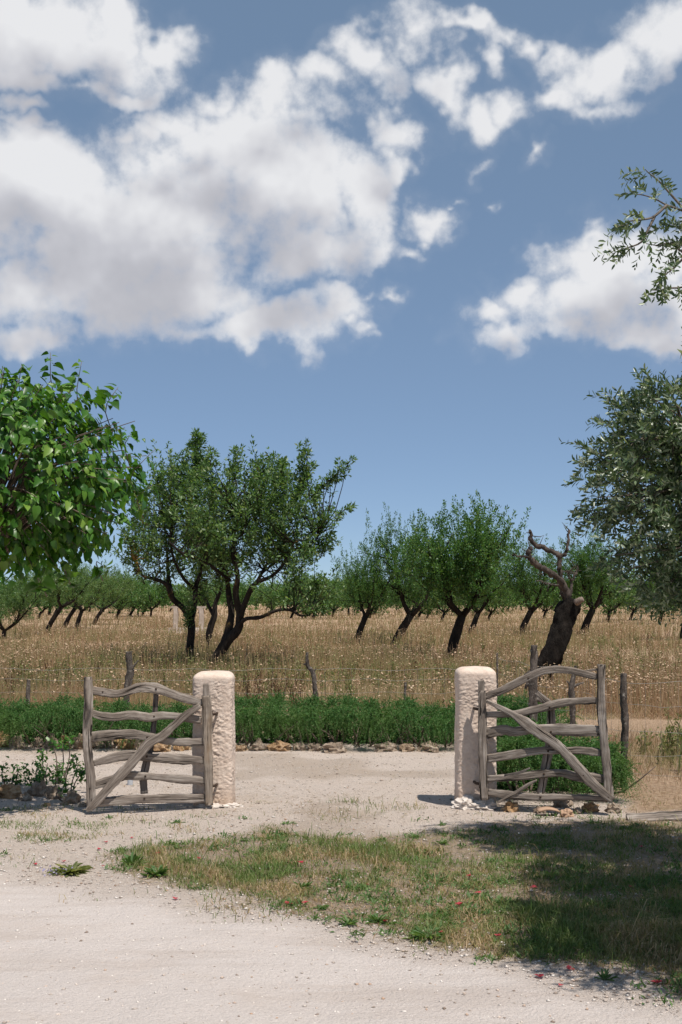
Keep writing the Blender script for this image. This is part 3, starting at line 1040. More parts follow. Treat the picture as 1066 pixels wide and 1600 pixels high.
GR = [
    ('hinge_stile', 0.005, 0.030, W, [(203, 218, 16), (204, 350, 17), (206, 500, 17), (213, 690, 16)]),
    ('stile_tenon', 0.0, 0.018, W, [(199, 173, 13), (200, 215, 13), (201, 330, 13)]),
    ('end_stile', 0.0, 0.034, W, [(718, 106, 18), (715, 200, 16), (716, 280, 18), (722, 360, 18), (735, 500, 18), (745, 600, 19), (750, 690, 19)]),
    ('rail', 0.0, 0.020, W, [(218, 244, 14), (300, 212, 17), (400, 162, 16), (480, 130, 15), (560, 129, 16), (640, 145, 15), (700, 160, 13)]),
    ('rail', 0.0, 0.020, W, [(220, 322, 13), (350, 318, 14), (450, 296, 17), (540, 273, 17), (620, 264, 15), (705, 262, 14)]),
    ('rail', -0.004, 0.020, W, [(222, 402, 24), (300, 388, 20), (345, 396, 20), (440, 384, 17), (520, 386, 25), (600, 390, 24), (710, 392, 22)]),
    ('rail', -0.004, 0.020, W, [(224, 512, 17), (330, 496, 18), (440, 479, 16), (560, 477, 15), (640, 477, 17), (718, 487, 13)]),
    ('rail', -0.004, 0.020, W, [(226, 598, 14), (340, 592, 15), (440, 580, 17), (540, 574, 15), (600, 588, 18), (660, 592, 20), (728, 600, 20)]),
    ('rail', -0.004, 0.020, W, [(230, 656, 16), (330, 670, 16), (420, 678, 14), (560, 678, 12), (640, 680, 12), (745, 686, 12)]),
    ('brace', 0.045, 0.020, W, [(222, 263, 7), (330, 318, 13), (400, 366, 23), (470, 415, 21), (540, 466, 20), (600, 532, 22), (680, 620, 20), (768, 692, 14)]),
    ('middle_stile', -0.042, 0.018, W, [(436, 224, 10), (470, 254, 12), (497, 285, 15), (502, 350, 17), (498, 430, 18), (478, 540, 19), (455, 662, 16)]),
    ('splinter', 0.01, 0.008, WD, [(300, 584, 4), (370, 570, 5), (410, 552, 3)]),
    ('splinter', 0.012, 0.012, W, [(268, 702, 4), (340, 664, 8), (400, 625, 7), (440, 604, 3)]),
    ('splinter', -0.03, 0.010, WB, [(650, 133, 4), (690, 128, 5), (730, 127, 4)]),
]
gate('grey weathered gate leaf with splintered rails in front of the rosemary bush', A2, B2, 680, 1000, S2, GR,
     [(495, 290, 0.02), (500, 396, 0.022), (488, 480, 0.02), (470, 578, 0.02), (455, 678, 0.02), (403, 166, 0.02), (430, 385, 0.06), (565, 495, 0.06), (640, 585, 0.06), (748, 678, 0.06)], 2.0)

# hinge pins let into the pillars
for (root, cx, cy, hw), A_, rows_, sgn in ((pil_l, A, (1116, 1228), 1), (pil_r, A2, (1108, 1224), -1)):
    for py in rows_:
        z = at(0, py, 11.0).z
        g = Geo()
        p0 = np.array([A_[0] - cx + sgn * 0.03, A_[1] - cy - 0.005, z])
        g.tube([p0 - (0, 0, 0.035), p0 + (0, 0, 0.03)], [0.012, 0.012], 8)
        g.tube([p0 + (0, 0, 0), p0 + (sgn * 0.03, 0.05, 0), p0 + (sgn * 0.04, 0.16, 0)], [0.012, 0.012, 0.012], 8)
        obj('hinge_pin', g.mesh('hinge_pin'), mat_iron, root)

# ------------------------------------------------------------------ stones
rs = random.Random(5)


def stone_row(name, label, spots, cat='stone border', group=None):
    x0 = spots[0][0]
    root = empty(name, (x0, spots[0][1], 0))
    tag(root, label, cat, group)
    for i, (x, y, a, b_, h_) in enumerate(spots):
        o = lump('stone', (x - x0, y - spots[0][1], gz1(x, y) + h_ * 0.28), (a, b_, h_), rs.uniform(0, 90), mat_stone, root, 3, 0.55, 2.3)
        o.rotation_euler = (0, 0, rs.uniform(-0.6, 0.6))
    return root


spots = []
x = -5.4
while x < 2.6:
    a = rs.uniform(0.06, 0.15)
    h_ = a * rs.uniform(0.6, 1.0) * (1.5 if x < -2.4 else 0.85)
    spots.append((x + a, 15.28 + rs.uniform(-0.06, 0.08) + (0.35 if x < -2.6 else 0), a * 0.92, a * 0.8, h_))
    x += a * rs.uniform(1.75, 2.25) * (1.0 if x < -2.4 else rs.choice((1.0, 1.0, 1.9)))
stone_row('stone_border', 'long row of rough limestone rocks along the foot of the rosemary hedge', spots)
bed = []
for (px, py, w, h) in [(12, 1247, 34, 30), (60, 1245, 26, 34), (82, 1250, 20, 26), (110, 1256, 22, 24), (36, 1252, 16, 18), (128, 1262, 12, 10), (-30, 1250, 36, 30), (-75, 1250, 30, 32), (98, 1260, 10, 9), (70, 1262, 9, 8)]:
    X, Y = gnd(px, py)
    bed.append((X, Y + 0.08, w * 0.0036, w * 0.0028, h * 0.0030))
stone_row('stone_border', 'short arc of rough rocks edging the shaded bed of leafy shrubs', bed)
kerb = []
for (px, py, w, h) in [(800, 1268, 20, 18), (845, 1271, 15, 12), (905, 1272, 13, 10), (925, 1270, 22, 16), (960, 1270, 20, 15), (880, 1262, 24, 20)]:
    X, Y = gnd(px, py)
    kerb.append((X, Y + 0.05, w * 0.0032, w * 0.003, h * 0.0036))
stone_row('stone_border', 'few low stones in the dark shade at the foot of the rosemary bush', kerb)
# broken tiles lying with them
X, Y = gnd(856, 1274)
g = Geo()
u_ = np.linspace(-0.09, 0.09, 10)
top, bot = [], []
for k, yy in enumerate((-0.05, 0.05)):
    for u in u_:
        z = 0.045 + 0.022 * math.cos(u * 16)
        top.append((u, yy + 0.006 * math.sin(u * 60), z))
        bot.append((u, yy, z - 0.014))
V = top + bot
q = [[i, i + 1, i + 11, i + 10] for i in range(9)] + [[20 + i + 1, 20 + i, 30 + i, 30 + i + 1] for i in range(9)]
q += [[i + 1, i, 20 + i, 21 + i] for i in range(9)] + [[10 + i, 11 + i, 31 + i, 30 + i] for i in range(9)] + [[0, 10, 30, 20], [19, 9, 29, 39]]
g.add(V, None, q)
tag(obj('roof_tile', g.mesh('roof_tile'), mat_tile, loc=(X, Y, gz1(X, Y)), rot=(0.05, 0.04, 0.1)), 'curved broken terracotta roof tile lying at the foot of the braced gate', 'tile')
X, Y = gnd(886, 1275)
tag(lump('brick_fragment', (X, Y, gz1(X, Y) + 0.025), (0.055, 0.05, 0.045), 3.3, mat_tile, None, 3, 0.4), 'lump of orange broken brick lying beside the curved tile', 'brick')

# sawn plank on the straw at the right
X, Y = gnd(1062, 1283)
g = Geo()
n = 30
pts = np.column_stack([np.linspace(-0.42, 0.75, n), np.linspace(0.03, -0.05, n), np.full(n, 0.02)])
pl = plank(pts, np.full(n, 0.055), 0.02, (0, 0), (1, 0), 8.8, n, mat_wood, 'fallen_plank')
pl.rotation_euler = (math.radians(-62), 0, 0)
pl.location = (X, Y, gz1(X, Y) + 0.02)
tag(pl, 'grey plank lying flat on the straw beside the rosemary bush', 'plank')
# cut pipe standing in the bed behind the gate
X, Y = gnd(203, 1228)
g = Geo()
g.tube([(0, 0, -0.03), (0.005, 0, 0.06), (0.012, 0, 0.125)], [0.027] * 3, 16, cap=False)
g.tube([(0.012, 0, 0.125), (0.005, 0, 0.06), (0, 0, -0.03)], [0.023] * 3, 16, cap=False)
a_ = np.linspace(0, 6.2832, 16, endpoint=False)
tag(obj('pipe_stub', g.mesh('pipe_stub', True), mat_pipe, loc=(X, Y, 0)), 'short pale plastic pipe standing upright behind the lower rails of a gate', 'pipe')


# ------------------------------------------------------------------ rosemary
def sprigs(rng, p, d, L, needles, nl, grav):
    """curved shoots set with needles -> verts, tris"""
    n = len(p)
    Vs = []
    ts = np.linspace(0.1, 1.0, needles)
    for tt in ts:
        c = p + d * (L * tt)[:, None] + np.array([0, 0, -1.0]) * (grav * L * tt * tt)[:, None]
        tang = unit(d + np.array([0, 0, -2.0]) * (grav * tt)[:, None])
        for k in range(2):
            o = unit(tang * 0.75 + rdir(rng, n) * 0.9)
            s = unit(np.cross(o, rdir(rng, n)))
            l_ = nl * rng.uniform(0.7, 1.25, n) * (1.1 - 0.45 * tt)
            w_ = l_ * 0.19
            Vs.append(np.stack([c - s * w_[:, None], c + s * w_[:, None], c + o * l_[:, None]], 1))
    V = np.concatenate(Vs).reshape(-1, 3)
    return V, np.arange(len(V)).reshape(-1, 3)


def rosemary(name, label, seed, x0, x1, yc, hy, H, count, cat, profile=None):
    rng = np.random.default_rng(seed)
    root = empty(name, ((x0 + x1) / 2, yc, 0))
    org = np.array([(x0 + x1) / 2, yc, 0])
    X = rng.uniform(x0, x1, count)
    X = np.clip(X + 0.10 * np.sin(X * 21 + 2 * np.sin(X * 5.3)), x0, x1)
    hh = H * (0.72 + 0.85 * (fbm(X, X * 0 + seed, 1.5, 4) - 0.30))
    if profile:
        hh *= profile(X)
    # rounded cross-section: start points near the surface, front side favoured
    th = rng.uniform(-0.15, math.pi + 0.0, count)
    th = np.where(rng.random(count) < 0.55, rng.uniform(1.3, 3.3, count), th)
    rad = rng.uniform(0.72, 1.0, count) ** 0.8
    yy = yc + np.cos(th) * hy * rad * (1 + 0.5 * (fbm(X, th, 2.2, 3) - 0.5))
    zz = np.maximum(0.05, hh * (0.30 + 0.62 * np.sin(np.clip(th, 0, math.pi)) * rad))
    low = rng.random(count) < 0.38           # trailing curtain down the front, ragged along its length
    cur = (th > 1.6) & low
    hang = 0.56 + 0.55 * (fbm(X, X * 0 + 3 + seed, 2.7, 3) - 0.40)
    zz = np.where(cur, (hang + (0.85 - hang) * rng.random(count)) * hh, zz)
    yy = np.where(cur, yc - hy * rng.uniform(0.80, 1.15, count), yy)
    zz = np.where((th > 1.9) & (zz < hang * hh), hang * hh + 0.1 * hh * rng.random(count), zz)
    p = np.stack([X, yy, zz], -1)
    d = np.stack([rng.normal(0, 0.7, count), np.cos(th) * 1.1 + rng.normal(0, 0.4, count), np.sin(th) * 0.7 + rng.normal(0.15, 0.3, count)], -1)
    d = unit(d)
    L = rng.uniform(0.12, 0.27, count)
    grav = rng.uniform(0.15, 0.9, count) + np.where(th > 1.9, rng.uniform(0.25, 1.0, count), 0)
    V, T = sprigs(rng, p - org, d, L, 20, 0.023, grav)
    V[:, 2] = np.maximum(V[:, 2], 0.012)
    f_ = obj('foliage', mesh_from('foliage', V, T), mat_rose, root)
    # woody stems
    g = Geo()
    for i in range(int((x1 - x0) * 16)):
        xx = rng.uniform(x0 + 0.1, x1 - 0.1)
        b0 = np.array([xx, yc + rng.uniform(-0.5, 0.5) * hy, -0.02]) - org
        e0 = b0 + np.array([rng.normal(0, 0.2), rng.normal(-0.1, 0.2) * hy * 2, H * rng.uniform(0.45, 0.75)])
        g.tube([b0, (b0 + e0) / 2 + rng.normal(0, 0.05, 3), e0], [0.014, 0.01, 0.004], 5, 5)
    # dense inner thicket of leafy stems
    n2 = int(count * 0.5)
    X = rng.uniform(x0 + 0.05, x1 - 0.05, n2)
    h2 = H * (0.70 + 0.5 * (fbm(X, X * 0 + seed, 1.3, 4) - 0.3))
    if profile:
        h2 *= profile(X)
    p = np.stack([X, yc + rng.uniform(0.05, 0.85, n2) * hy, rng.uniform(0.03, 0.80, n2) * h2], -1) - org
    V, T = sprigs(rng, p, rdir(rng, n2), np.full(n2, 0.2), 6, 0.065, np.zeros(n2))
    V[:, 2] = np.maximum(V[:, 2], 0.012)
    obj('inner_growth', mesh_from('inner_growth', V, T), mat_rose, root)
    obj('stems', g.mesh('stems'), mat_twig, root)['kind'] = 'stuff'
    tag(root, label, cat)
    return root


rosemary('rosemary_hedge', 'long low trailing rosemary hedge behind the row of rocks', 21, -5.6, 2.75, 15.95, 0.58, 0.60, 9500, 'hedge')
rosemary('rosemary_bush', 'wide rosemary bush growing behind the splintered gate leaf', 22, 1.42, 2.58, 12.0, 0.52, 0.66, 2800, 'bush',
         lambda X: np.interp(X, [1.42, 1.7, 1.95, 2.2, 2.5, 2.68], [0.8, 1.12, 1.05, 0.8, 0.8, 0.6]))


# ------------------------------------------------------------------ wire fences
def stake(pts, rad, seed, parent, org, knots=()):
    g = Geo()
    pts = [np.array(p) - org for p in pts]
    g.tube(pts, np.array(rad) * 0.92, 12, 60, 0.5, seed)
    for (i, v, r) in knots:
        g.tube([pts[i], pts[i] + np.array(v) * 0.5 + (0, 0, 0.01), pts[i] + np.array(v)], [r, r * 0.8, r * 0.4], 7, 5, 0.2, seed)
    obj('post', g.mesh('post'), mat_post, parent)


def fence(label, posts, line, heights, mesh_step, seed):
    root = empty('wire_fence', (line[0][0], line[0][1], 0))
    org = np.array([line[0][0], line[0][1], 0])
    tag(root, label, 'fence')
    for i, (pts, rad, kn) in enumerate(posts):
        stake(pts, rad, seed + i, root, org, kn)
    rl = random.Random(seed)
    lp = np.array(line)
    for h_ in heights:
        g = Geo()
        pts = resample(np.column_stack([lp, np.full(len(lp), h_)]), 40)
        pts[:, 2] += 0.012 * np.sin(np.arange(40) * 1.1 + h_ * 9) + np.array([rl.uniform(-0.008, 0.008) for _ in range(40)])
        g.tube(pts - org, np.full(40, 0.0016 if h_ < heights[-1] else 0.002), 4)
        obj('wire', g.mesh('wire'), mat_wire, root)
    if mesh_step:
        g = Geo()
        seg = resample(lp, 400)
        L = np.cumsum(np.r_[0, np.hypot(*np.diff(seg, axis=0).T)])
        for s in np.arange(0, L[-1], mesh_step):
            x = np.interp(s, L, seg[:, 0])
            y = np.interp(s, L, seg[:, 1])
            g.tube(np.array([(x, y, heights[0]), (x + rl.uniform(-.01, .01), y, heights[-1])]) - org, [0.0012, 0.0012], 3, cap=False)
        m_ = obj('mesh_wire', g.mesh('mesh_wire'), mat_wire, root)
        m_['kind'] = 'stuff'
    return root


YF = 17.4


def fp(px, py, Y=YF):
    return np.array(at(px, py, Y))


back_posts = [
    ([fp(197, 1160), fp(198, 1085), fp(203, 1050), fp(201, 1018)], [0.045, 0.045, 0.052, 0.046], [(2, (0.12, 0, 0.16), 0.02)]),
    ([fp(497, 1160), fp(493, 1085), (fp(489, 1052)), fp(481, 1040), fp(480, 1019)], [0.035, 0.035, 0.03, 0.028, 0.02], [(3, (-0.06, 0, 0.02), 0.02), (2, (0.05, 0, 0.06), 0.015)]),
    ([fp(776, 1150), fp(777, 1080), fp(777, 1020)], [0.014, 0.014, 0.012], []),
    ([fp(46, 1160), fp(44, 1090), fp(45, 1062)], [0.03, 0.03, 0.025], []),
    ([fp(632, 1160), fp(633, 1090), fp(634, 1066)], [0.02, 0.02, 0.018], []),
]
fence('low wire mesh fence on thin crooked stakes behind the rosemary hedge', back_posts,
      [(-6.5, YF + 0.3), (-2.92, YF), (-0.4, YF), (2.1, YF)], [0.18, 0.36, 0.54, 0.72, 0.86], 0.18, 7)
front_posts = [
    ([fp(974, 1245, 12.3), fp(974, 1190, 12.3), fp(977, 1140, 12.3), fp(974, 1090, 12.3), fp(975, 1052, 12.3)], [0.034, 0.034, 0.036, 0.034, 0.03], [(3, (-0.04, 0, 0.03), 0.012)]),
    ([fp(835, 1150, 15.2), fp(833, 1090, 15.2), fp(834, 1050, 15.2), fp(835, 1008, 15.2)], [0.05, 0.055, 0.05, 0.042], [(2, (-0.16, 0.05, -0.12), 0.05), (2, (-0.1, 0, -0.2), 0.035), (1, (0.2, -0.05, -0.1), 0.03)]),
    ([fp(895, 1180, 14.2), fp(895, 1110, 14.2), fp(893, 1075, 14.2), fp(900, 1040, 14.2)], [0.03, 0.032, 0.036, 0.014], [(2, (0.14, 0, 0.06), 0.018), (2, (-0.05, 0, 0.08), 0.016)]),
]
fence('sagging wire mesh fence on rough stakes beside the rosemary bush', front_posts,
      [(2.12, YF), (2.32, 15.2), (2.62, 14.1), (2.72, 12.3), (3.9, 12.0), (5.2, 11.9)], [0.15, 0.33, 0.55, 0.80, 1.02], 0.15, 19)


# ------------------------------------------------------------------ trees
def shoot_leaves(rng, starts, dirs, L, per, rad, ll, lw):
    """leafy shoots: leaves all along each shoot"""
    n = len(starts)
    t_ = rng.random((n, per)) ** 0.8
    c = starts[:, None] + dirs[:, None] * (L[:, None] * t_)[..., None]
    o = rdir(rng, n * per).reshape(n, per, 3)
    c = c + o * (rad * rng.random((n, per)) ** 0.6 * (1.05 - 0.75 * t_))[..., None]
    d = unit(o * 0.9 + dirs[:, None] * 0.5 + np.array([0, 0, 0.1]))
    p = c.reshape(-1, 3)
    d = d.reshape(-1, 3)
    nr = unit(rdir(rng, len(p)) + np.array([0, 0, 0.7]))
    return leaf_quads(p, d, nr, ll * rng.uniform(0.7, 1.3, len(p)), lw * rng.uniform(0.7, 1.3, len(p)), 0.1)


def grow(rng, g, base, lean, height, spread, trunk_r, n_limb=4, fork=0.3, twist=0.25, limb_up=0.9, sides=8):
    """vase-shaped almond: leaning trunk, limbs, sub-limbs; returns tips (pos, dir)"""
    base = np.array(base, dtype=float)
    top = base + np.array([lean[0], lean[1], height * fork])
    midp = (base + top) / 2 + np.array([-lean[0] * 0.10, 0, 0])
    g.tube([base - (0, 0, 0.12), base + (0, 0, 0.05), midp, top], [trunk_r * 1.35, trunk_r * 1.15, trunk_r * 0.95, trunk_r * 0.85], sides, 9, 0.18, rng.random() * 9)
    tips = []
    a0 = rng.uniform(0, 6.28)
    for i in range(n_limb):
        a = a0 + i * 6.2832 / n_limb + rng.normal(0, 0.25)
        out = np.array([math.cos(a), math.sin(a), 0])
        hl = height * (1 - fork) * rng.uniform(0.38, 0.55)
        l1 = top + out * spread * rng.uniform(0.28, 0.42) + np.array([lean[0] * 0.25, 0, hl * 0.45])
        l2 = top + out * spread * rng.uniform(0.45, 0.7) + np.array([lean[0] * 0.35, 0, hl])
        r0 = trunk_r * rng.uniform(0.45, 0.6)
        g.tube([top - (0, 0, 0.05), (top + l1) / 2 + out * 0.06 * spread, l1, l2], [r0, r0 * 0.85, r0 * 0.7, r0 * 0.4], max(5, sides - 2), 8, 0.15, rng.random() * 9)
        for q0 in ((top + l1 * 2) / 3, l1, (l1 + l2) / 2, l2, l2):
            for k in range(2):
                dv = unit(out * rng.uniform(0.1, 1.0) + rng.normal(0, 0.45, 3) + np.array([0, 0, limb_up]))
                ln = height * rng.uniform(0.13, 0.30)
                tip = q0 + dv * ln
                g.tube([q0, (q0 + tip) / 2 + rng.normal(0, 0.05 * ln, 3), tip], [r0 * 0.36, r0 * 0.22, r0 * 0.09], 4, 4)
                tips.append((q0, tip, dv))
    return top, tips


def crown_from(rng, tips, n_shoot, per, slen, rad, ll, lw, up=0.7, jitter=0.25):
    idx = rng.integers(0, len(tips), n_shoot)
    a = np.array([t_[0] for t_ in tips])[idx]
    b_ = np.array([t_[1] for t_ in tips])[idx]
    d0 = np.array([t_[2] for t_ in tips])[idx]
    u = rng.uniform(0.15, 1.0, n_shoot)[:, None]
    s = a + (b_ - a) * u + rng.normal(0, jitter * slen, (n_shoot, 3)) * np.array([1, 1, 0.6])
    d = unit(d0 * 0.5 + rng.normal(0, 0.42, (n_shoot, 3)) + np.array([0, 0, up]))
    L = slen * rng.uniform(0.45, 1.35, n_shoot)
    return shoot_leaves(rng, s, d, L, per, rad, ll, lw)


# -- the two big almonds by the fence, limbs followed one by one
def z6(x, y):
    return 180 + x * 380 / 1066, 650 + y * 380 / 1066


def limbs_tree(name, label, Y, limbs, spikes, blobs, seed, leaf=mat_almond, bark=mat_bark_l, zf=z6, per=60, nsh=420, ll=0.112, lw=0.044, group=None, slen=0.98):
    """limbs: (points (zx, zy, r_zoom, depth offset)); blobs: crown lumps (zx, zy, rx, ry, depth, depth radius)"""
    rng = np.random.default_rng(seed)
    px0, py0 = zf(*limbs[0][0][:2])
    b0 = at(px0, py0, Y)
    org = np.array([b0.x, Y, gz1(b0.x, Y)])
    root = empty(name, tuple(org))
    tag(root, label, 'tree', group)
    zsc = (zf(1, 0)[0] - zf(0, 0)[0]) / F * Y
    g = Geo()

    def P(x, y, dz):
        px, py = zf(x, y)
        w = at(px, py, Y)                      # the picture plane at the tree's distance
        return np.array([w.x, Y + dz, w.z]) - org
    ends = []
    for li, lm in enumerate(limbs):
        pts = [P(x, y, dz) for (x, y, r, dz) in lm]
        if li == 0:
            pts[0][2] = -0.15
        g.tube(pts, [r * zsc for (x, y, r, dz) in lm], 10 if li < 3 else 7, max(12, len(pts) * 4), 0.22, seed + li)
        ends.append(pts)
    S, D, L = [], [], []
    for (x, y, rx, ry, dz, rz, k) in blobs:
        c = P(x, y, dz)
        k = int(k * 0.74)
        u = rdir(rng, k) * (rng.random(k) ** 0.4)[:, None]
        s = c + u * np.array([rx * zsc, rz, ry * zsc])
        S.append(s)
        D.append(unit(u * np.array([0.6, 0.6, 0.25]) + rng.normal(0, 0.3, (k, 3)) + np.array([0, 0, 0.75])))
        L.append(slen * rng.uniform(0.35, 1.5, k))
    # outstanding shoots
    for (x0, y0, x1, y1, dz, k) in spikes:
        a, b_ = P(x0, y0, dz), P(x1, y1, dz)
        g.tube([a, (a + b_) / 2 + rng.normal(0, 0.03, 3), b_], [0.02, 0.014, 0.005], 4, 5)
        for q in range(k):
            u = (q + rng.random()) / k
            s = a + (b_ - a) * u * 0.92
            S.append(s[None] + rng.normal(0, 0.04, (1, 3)))
            D.append(unit((b_ - a)[None] / np.linalg.norm(b_ - a) + rng.normal(0, 0.45, (1, 3))))
            L.append(np.array([0.34 * rng.uniform(0.6, 1.2)]))
    S, D, L = np.concatenate(S), np.concatenate(D), np.concatenate(L)
    # fine branches that carry the shoots: join each shoot's foot to a nearby limb point
    lp = np.concatenate([resample(np.array(p), 14)[4:] for p in ends])
    for i in range(0, len(S), 2):
        dd = np.linalg.norm(lp - S[i], axis=1) + 0.8 * np.maximum(0, lp[:, 2] - S[i, 2])
        q = lp[np.argmin(dd)]
        m_ = (q + S[i]) / 2 + rng.normal(0, 0.10, 3)
        g.tube([q, m_, S[i], S[i] + D[i] * L[i] * 0.8], [0.022, 0.015, 0.010, 0.003], 3, 5, cap=False)
    obj('trunk', g.mesh('trunk', True), bark, root)
    v, f_ = shoot_leaves(rng, S, D, L, per, 0.125, ll, lw)
    obj('crown', mesh_from('crown', v, f_), leaf, root)
    return root


limbs_tree('almond_tree', 'large leaning almond tree with orange lichened limbs rising behind a pillar', 33.0, [
    [(400, 1125, 22, 0), (440, 1065, 22, 0), (490, 990, 23, 0), (540, 930, 20, 0), (545, 860, 15, 0.0), (530, 780, 14, -0.1), (540, 700, 11, -0.2), (520, 600, 8, -0.3), (540, 430, 4, -0.3)],
    [(470, 1010, 16, 0), (495, 940, 18, 0.1), (506, 870, 15, 0.2), (495, 790, 13, 0.3), (480, 700, 10, 0.4), (440, 600, 7, 0.5), (400, 450, 4, 0.6)],
    [(545, 910, 12, 0), (562, 850, 12, -0.2), (585, 790, 12, -0.3), (620, 735, 10, -0.5), (690, 705, 8, -0.6), (745, 650, 6, -0.7), (790, 560, 4, -0.8)],
    [(540, 930, 10, 0), (575, 890, 9, -0.3), (640, 882, 9, -0.5), (715, 852, 7, -0.7), (775, 850, 7, -0.8), (815, 872, 5, -0.9), (855, 872, 4, -0.9)],
    [(600, 770, 8, -0.3), (640, 690, 7, 0.2), (700, 560, 5, 0.7), (740, 420, 3, 0.9)],
    [(500, 720, 8, 0.3), (400, 640, 7, -0.4), (320, 612, 7, -0.8), (260, 560, 4, -1.0)],
    [(640, 690, 6, 0.1), (760, 600, 5, -0.2), (860, 560, 4, -0.3), (900, 520, 2, -0.3)],
], [
    (500, 330, 535, 150, 0.2, 12), (440, 360, 425, 200, -0.4, 10), (640, 330, 650, 195, 0.1, 10), (590, 330, 610, 205, 0.4, 9), (730, 330, 740, 215, -0.2, 9),
    (820, 330, 845, 150, -0.3, 13), (780, 400, 850, 250, 0.2, 11), (860, 360, 1020, 220, -0.3, 14), (850, 520, 1025, 405, -0.4, 9), (820, 620, 940, 540, -0.2, 9),
    (690, 300, 715, 205, 0.5, 8), (800, 860, 920, 840, -0.9, 7), (790, 850, 790, 700, -0.8, 6), (840, 800, 900, 720, -0.8, 6),
], [
    (520, 470, 150, 170, 0, 1.5, 130), (660, 430, 150, 150, 0.2, 1.5, 120), (780, 500, 110, 140, 0, 1.2, 80), (440, 520, 120, 160, -0.3, 1.3, 70),
    (600, 620, 150, 80, 0, 1.2, 55), (860, 600, 70, 50, -0.2, 0.6, 22), (700, 600, 90, 80, -0.3, 0.8, 36), (860, 790, 80, 70, -0.8, 0.5, 20), (720, 780, 80, 60, -0.7, 0.6, 14), (500, 680, 130, 60, 0.3, 1.0, 26), (800, 680, 90, 70, -0.3, 0.7, 20), (400, 640, 100, 80, 0.2, 1.0, 22),
], 31, per=40)

limbs_tree('almond_tree', 'upright dark-stemmed almond tree with a tall thin leafy spire', 34.5, [
    [(325, 1092, 19, 0), (330, 1000, 17, 0), (335, 920, 18, 0), (325, 880, 16, 0), (295, 840, 13, 0), (255, 800, 13, -0.1), (232, 740, 10, -0.3), (180, 715, 8, -0.4), (130, 700, 6, -0.4), (100, 640, 4, -0.4)],
    [(335, 900, 13, 0), (345, 820, 12, 0.2), (350, 740, 10, 0.3), (375, 650, 7, 0.4), (360, 500, 5, 0.3), (350, 300, 3, 0.2)],
    [(255, 790, 9, -0.1), (225, 700, 8, 0.4), (215, 600, 6, 0.6), (200, 450, 4, 0.7)],
    [(345, 760, 8, 0.2), (300, 700, 7, -0.4), (260, 580, 5, -0.7), (270, 420, 3, -0.8)],
], [
    (345, 280, 352, 60, 0.2, 18), (370, 250, 360, 100, 0.15, 10), (290, 320, 305, 185, -0.2, 10), (190, 380, 185, 250, 0.3, 9), (240, 340, 250, 225, 0.2, 9), (130, 480, 100, 380, -0.2, 8),
    (120, 680, 70, 560, -0.4, 9), (330, 960, 350, 800, -0.3, 5),
], [
    (300, 400, 110, 140, 0, 1.3, 105), (220, 470, 110, 150, 0.1, 1.3, 95), (150, 560, 80, 110, -0.2, 1.0, 42), (320, 560, 110, 100, 0.2, 1.2, 50), (230, 640, 120, 70, -0.2, 1.0, 30),
    (110, 640, 60, 70, -0.3, 0.6, 20), (360, 850, 40, 60, 0, 0.3, 8), (240, 720, 110, 60, 0.2, 0.9, 20), (380, 740, 60, 60, 0.2, 0.7, 12), (150, 700, 80, 50, 0, 0.7, 12),
], 32, per=40)

limbs_tree('almond_tree', 'half-hidden almond tree with a short slanting trunk between the big almonds', 43.0, [
    [(395, 1010, 13, 0), (415, 940, 14, 0), (435, 880, 13, 0), (440, 820, 10, 0), (470, 740, 7, 0), (480, 600, 4, 0)],
    [(435, 880, 9, 0), (400, 820, 7, 0.3), (370, 760, 5, 0.5), (360, 650, 3, 0.5)],
], [], [(420, 700, 110, 90, 0, 1.4, 90), (430, 560, 100, 100, 0, 1.4, 80)], 33, per=55, bark=mat_bark, ll=0.10, lw=0.045)


# -- middle distance: individually grown trees
def mid_tree(px, py, label, top, left, right, fork, seed, leaf=mat_almond2, nsh=330, per=46, n_limb=4, group='almond trees in the orchard', tr=None):
    """px,py: foot of the trunk; fork: (px,py) where the limbs part; top/left/right: crown limits, all in photo px"""
    rng = np.random.default_rng(seed)
    X, Y = gnd(px, py)
    root = empty('almond_tree', (X, Y, gz1(X, Y)))
    tag(root, label, 'tree', group)
    k = Y / F
    H = (py - top) * k
    spread = (right - left) / 2 * k
    lean = ((fork[0] - px) * k, rng.normal(0, 0.1))
    fk = (py - fork[1]) * k / H
    g = Geo()
    cxw = ((left + right) / 2 - px) * k
    top_, tips = grow(rng, g, (0, 0, 0), lean, H, spread, tr or 0.034 * H, n_limb, fk, sides=8)
    # move limbs' spread towards the crown's own centre
    obj('trunk', g.mesh('trunk', True), mat_bark, root)
    sh = np.array([cxw - lean[0] * 1.3, 0, 0])
    tips = [(a + sh * np.clip((a[2] - top_[2]) / (H * 0.4), 0, 1), b_ + sh * np.clip((b_[2] - top_[2]) / (H * 0.4), 0, 1), d) for a, b_, d in tips]
    m_ = len(tips)
    v, f_ = crown_from(rng, tips, int(nsh * 1.25), per, 0.17 * H, 0.032 * H, 0.019 * H + 0.01, 0.0095 * H, 0.36, 0.7)
    # keep the crown inside its real size
    x0, x1 = (left - px) * k, (right - px) * k
    c = (x0 + x1) / 2
    ext = np.percentile(np.abs(v[:, 0] - c), 98.5)
    v[:, 0] = c + (v[:, 0] - c) * min(1.25, (x1 - x0) / 2 / ext)
    zt = np.percentile(v[:, 2], 99.7)
    zb = top_[2]
    v[:, 2] = np.where(v[:, 2] < zb, zb + (v[:, 2] - zb) * 0.35, v[:, 2])
    v[:, 2] = zb + (v[:, 2] - zb) * (H - zb) / (zt - zb)
    obj('crown', mesh_from('crown', v, f_), leaf, root)
    return root


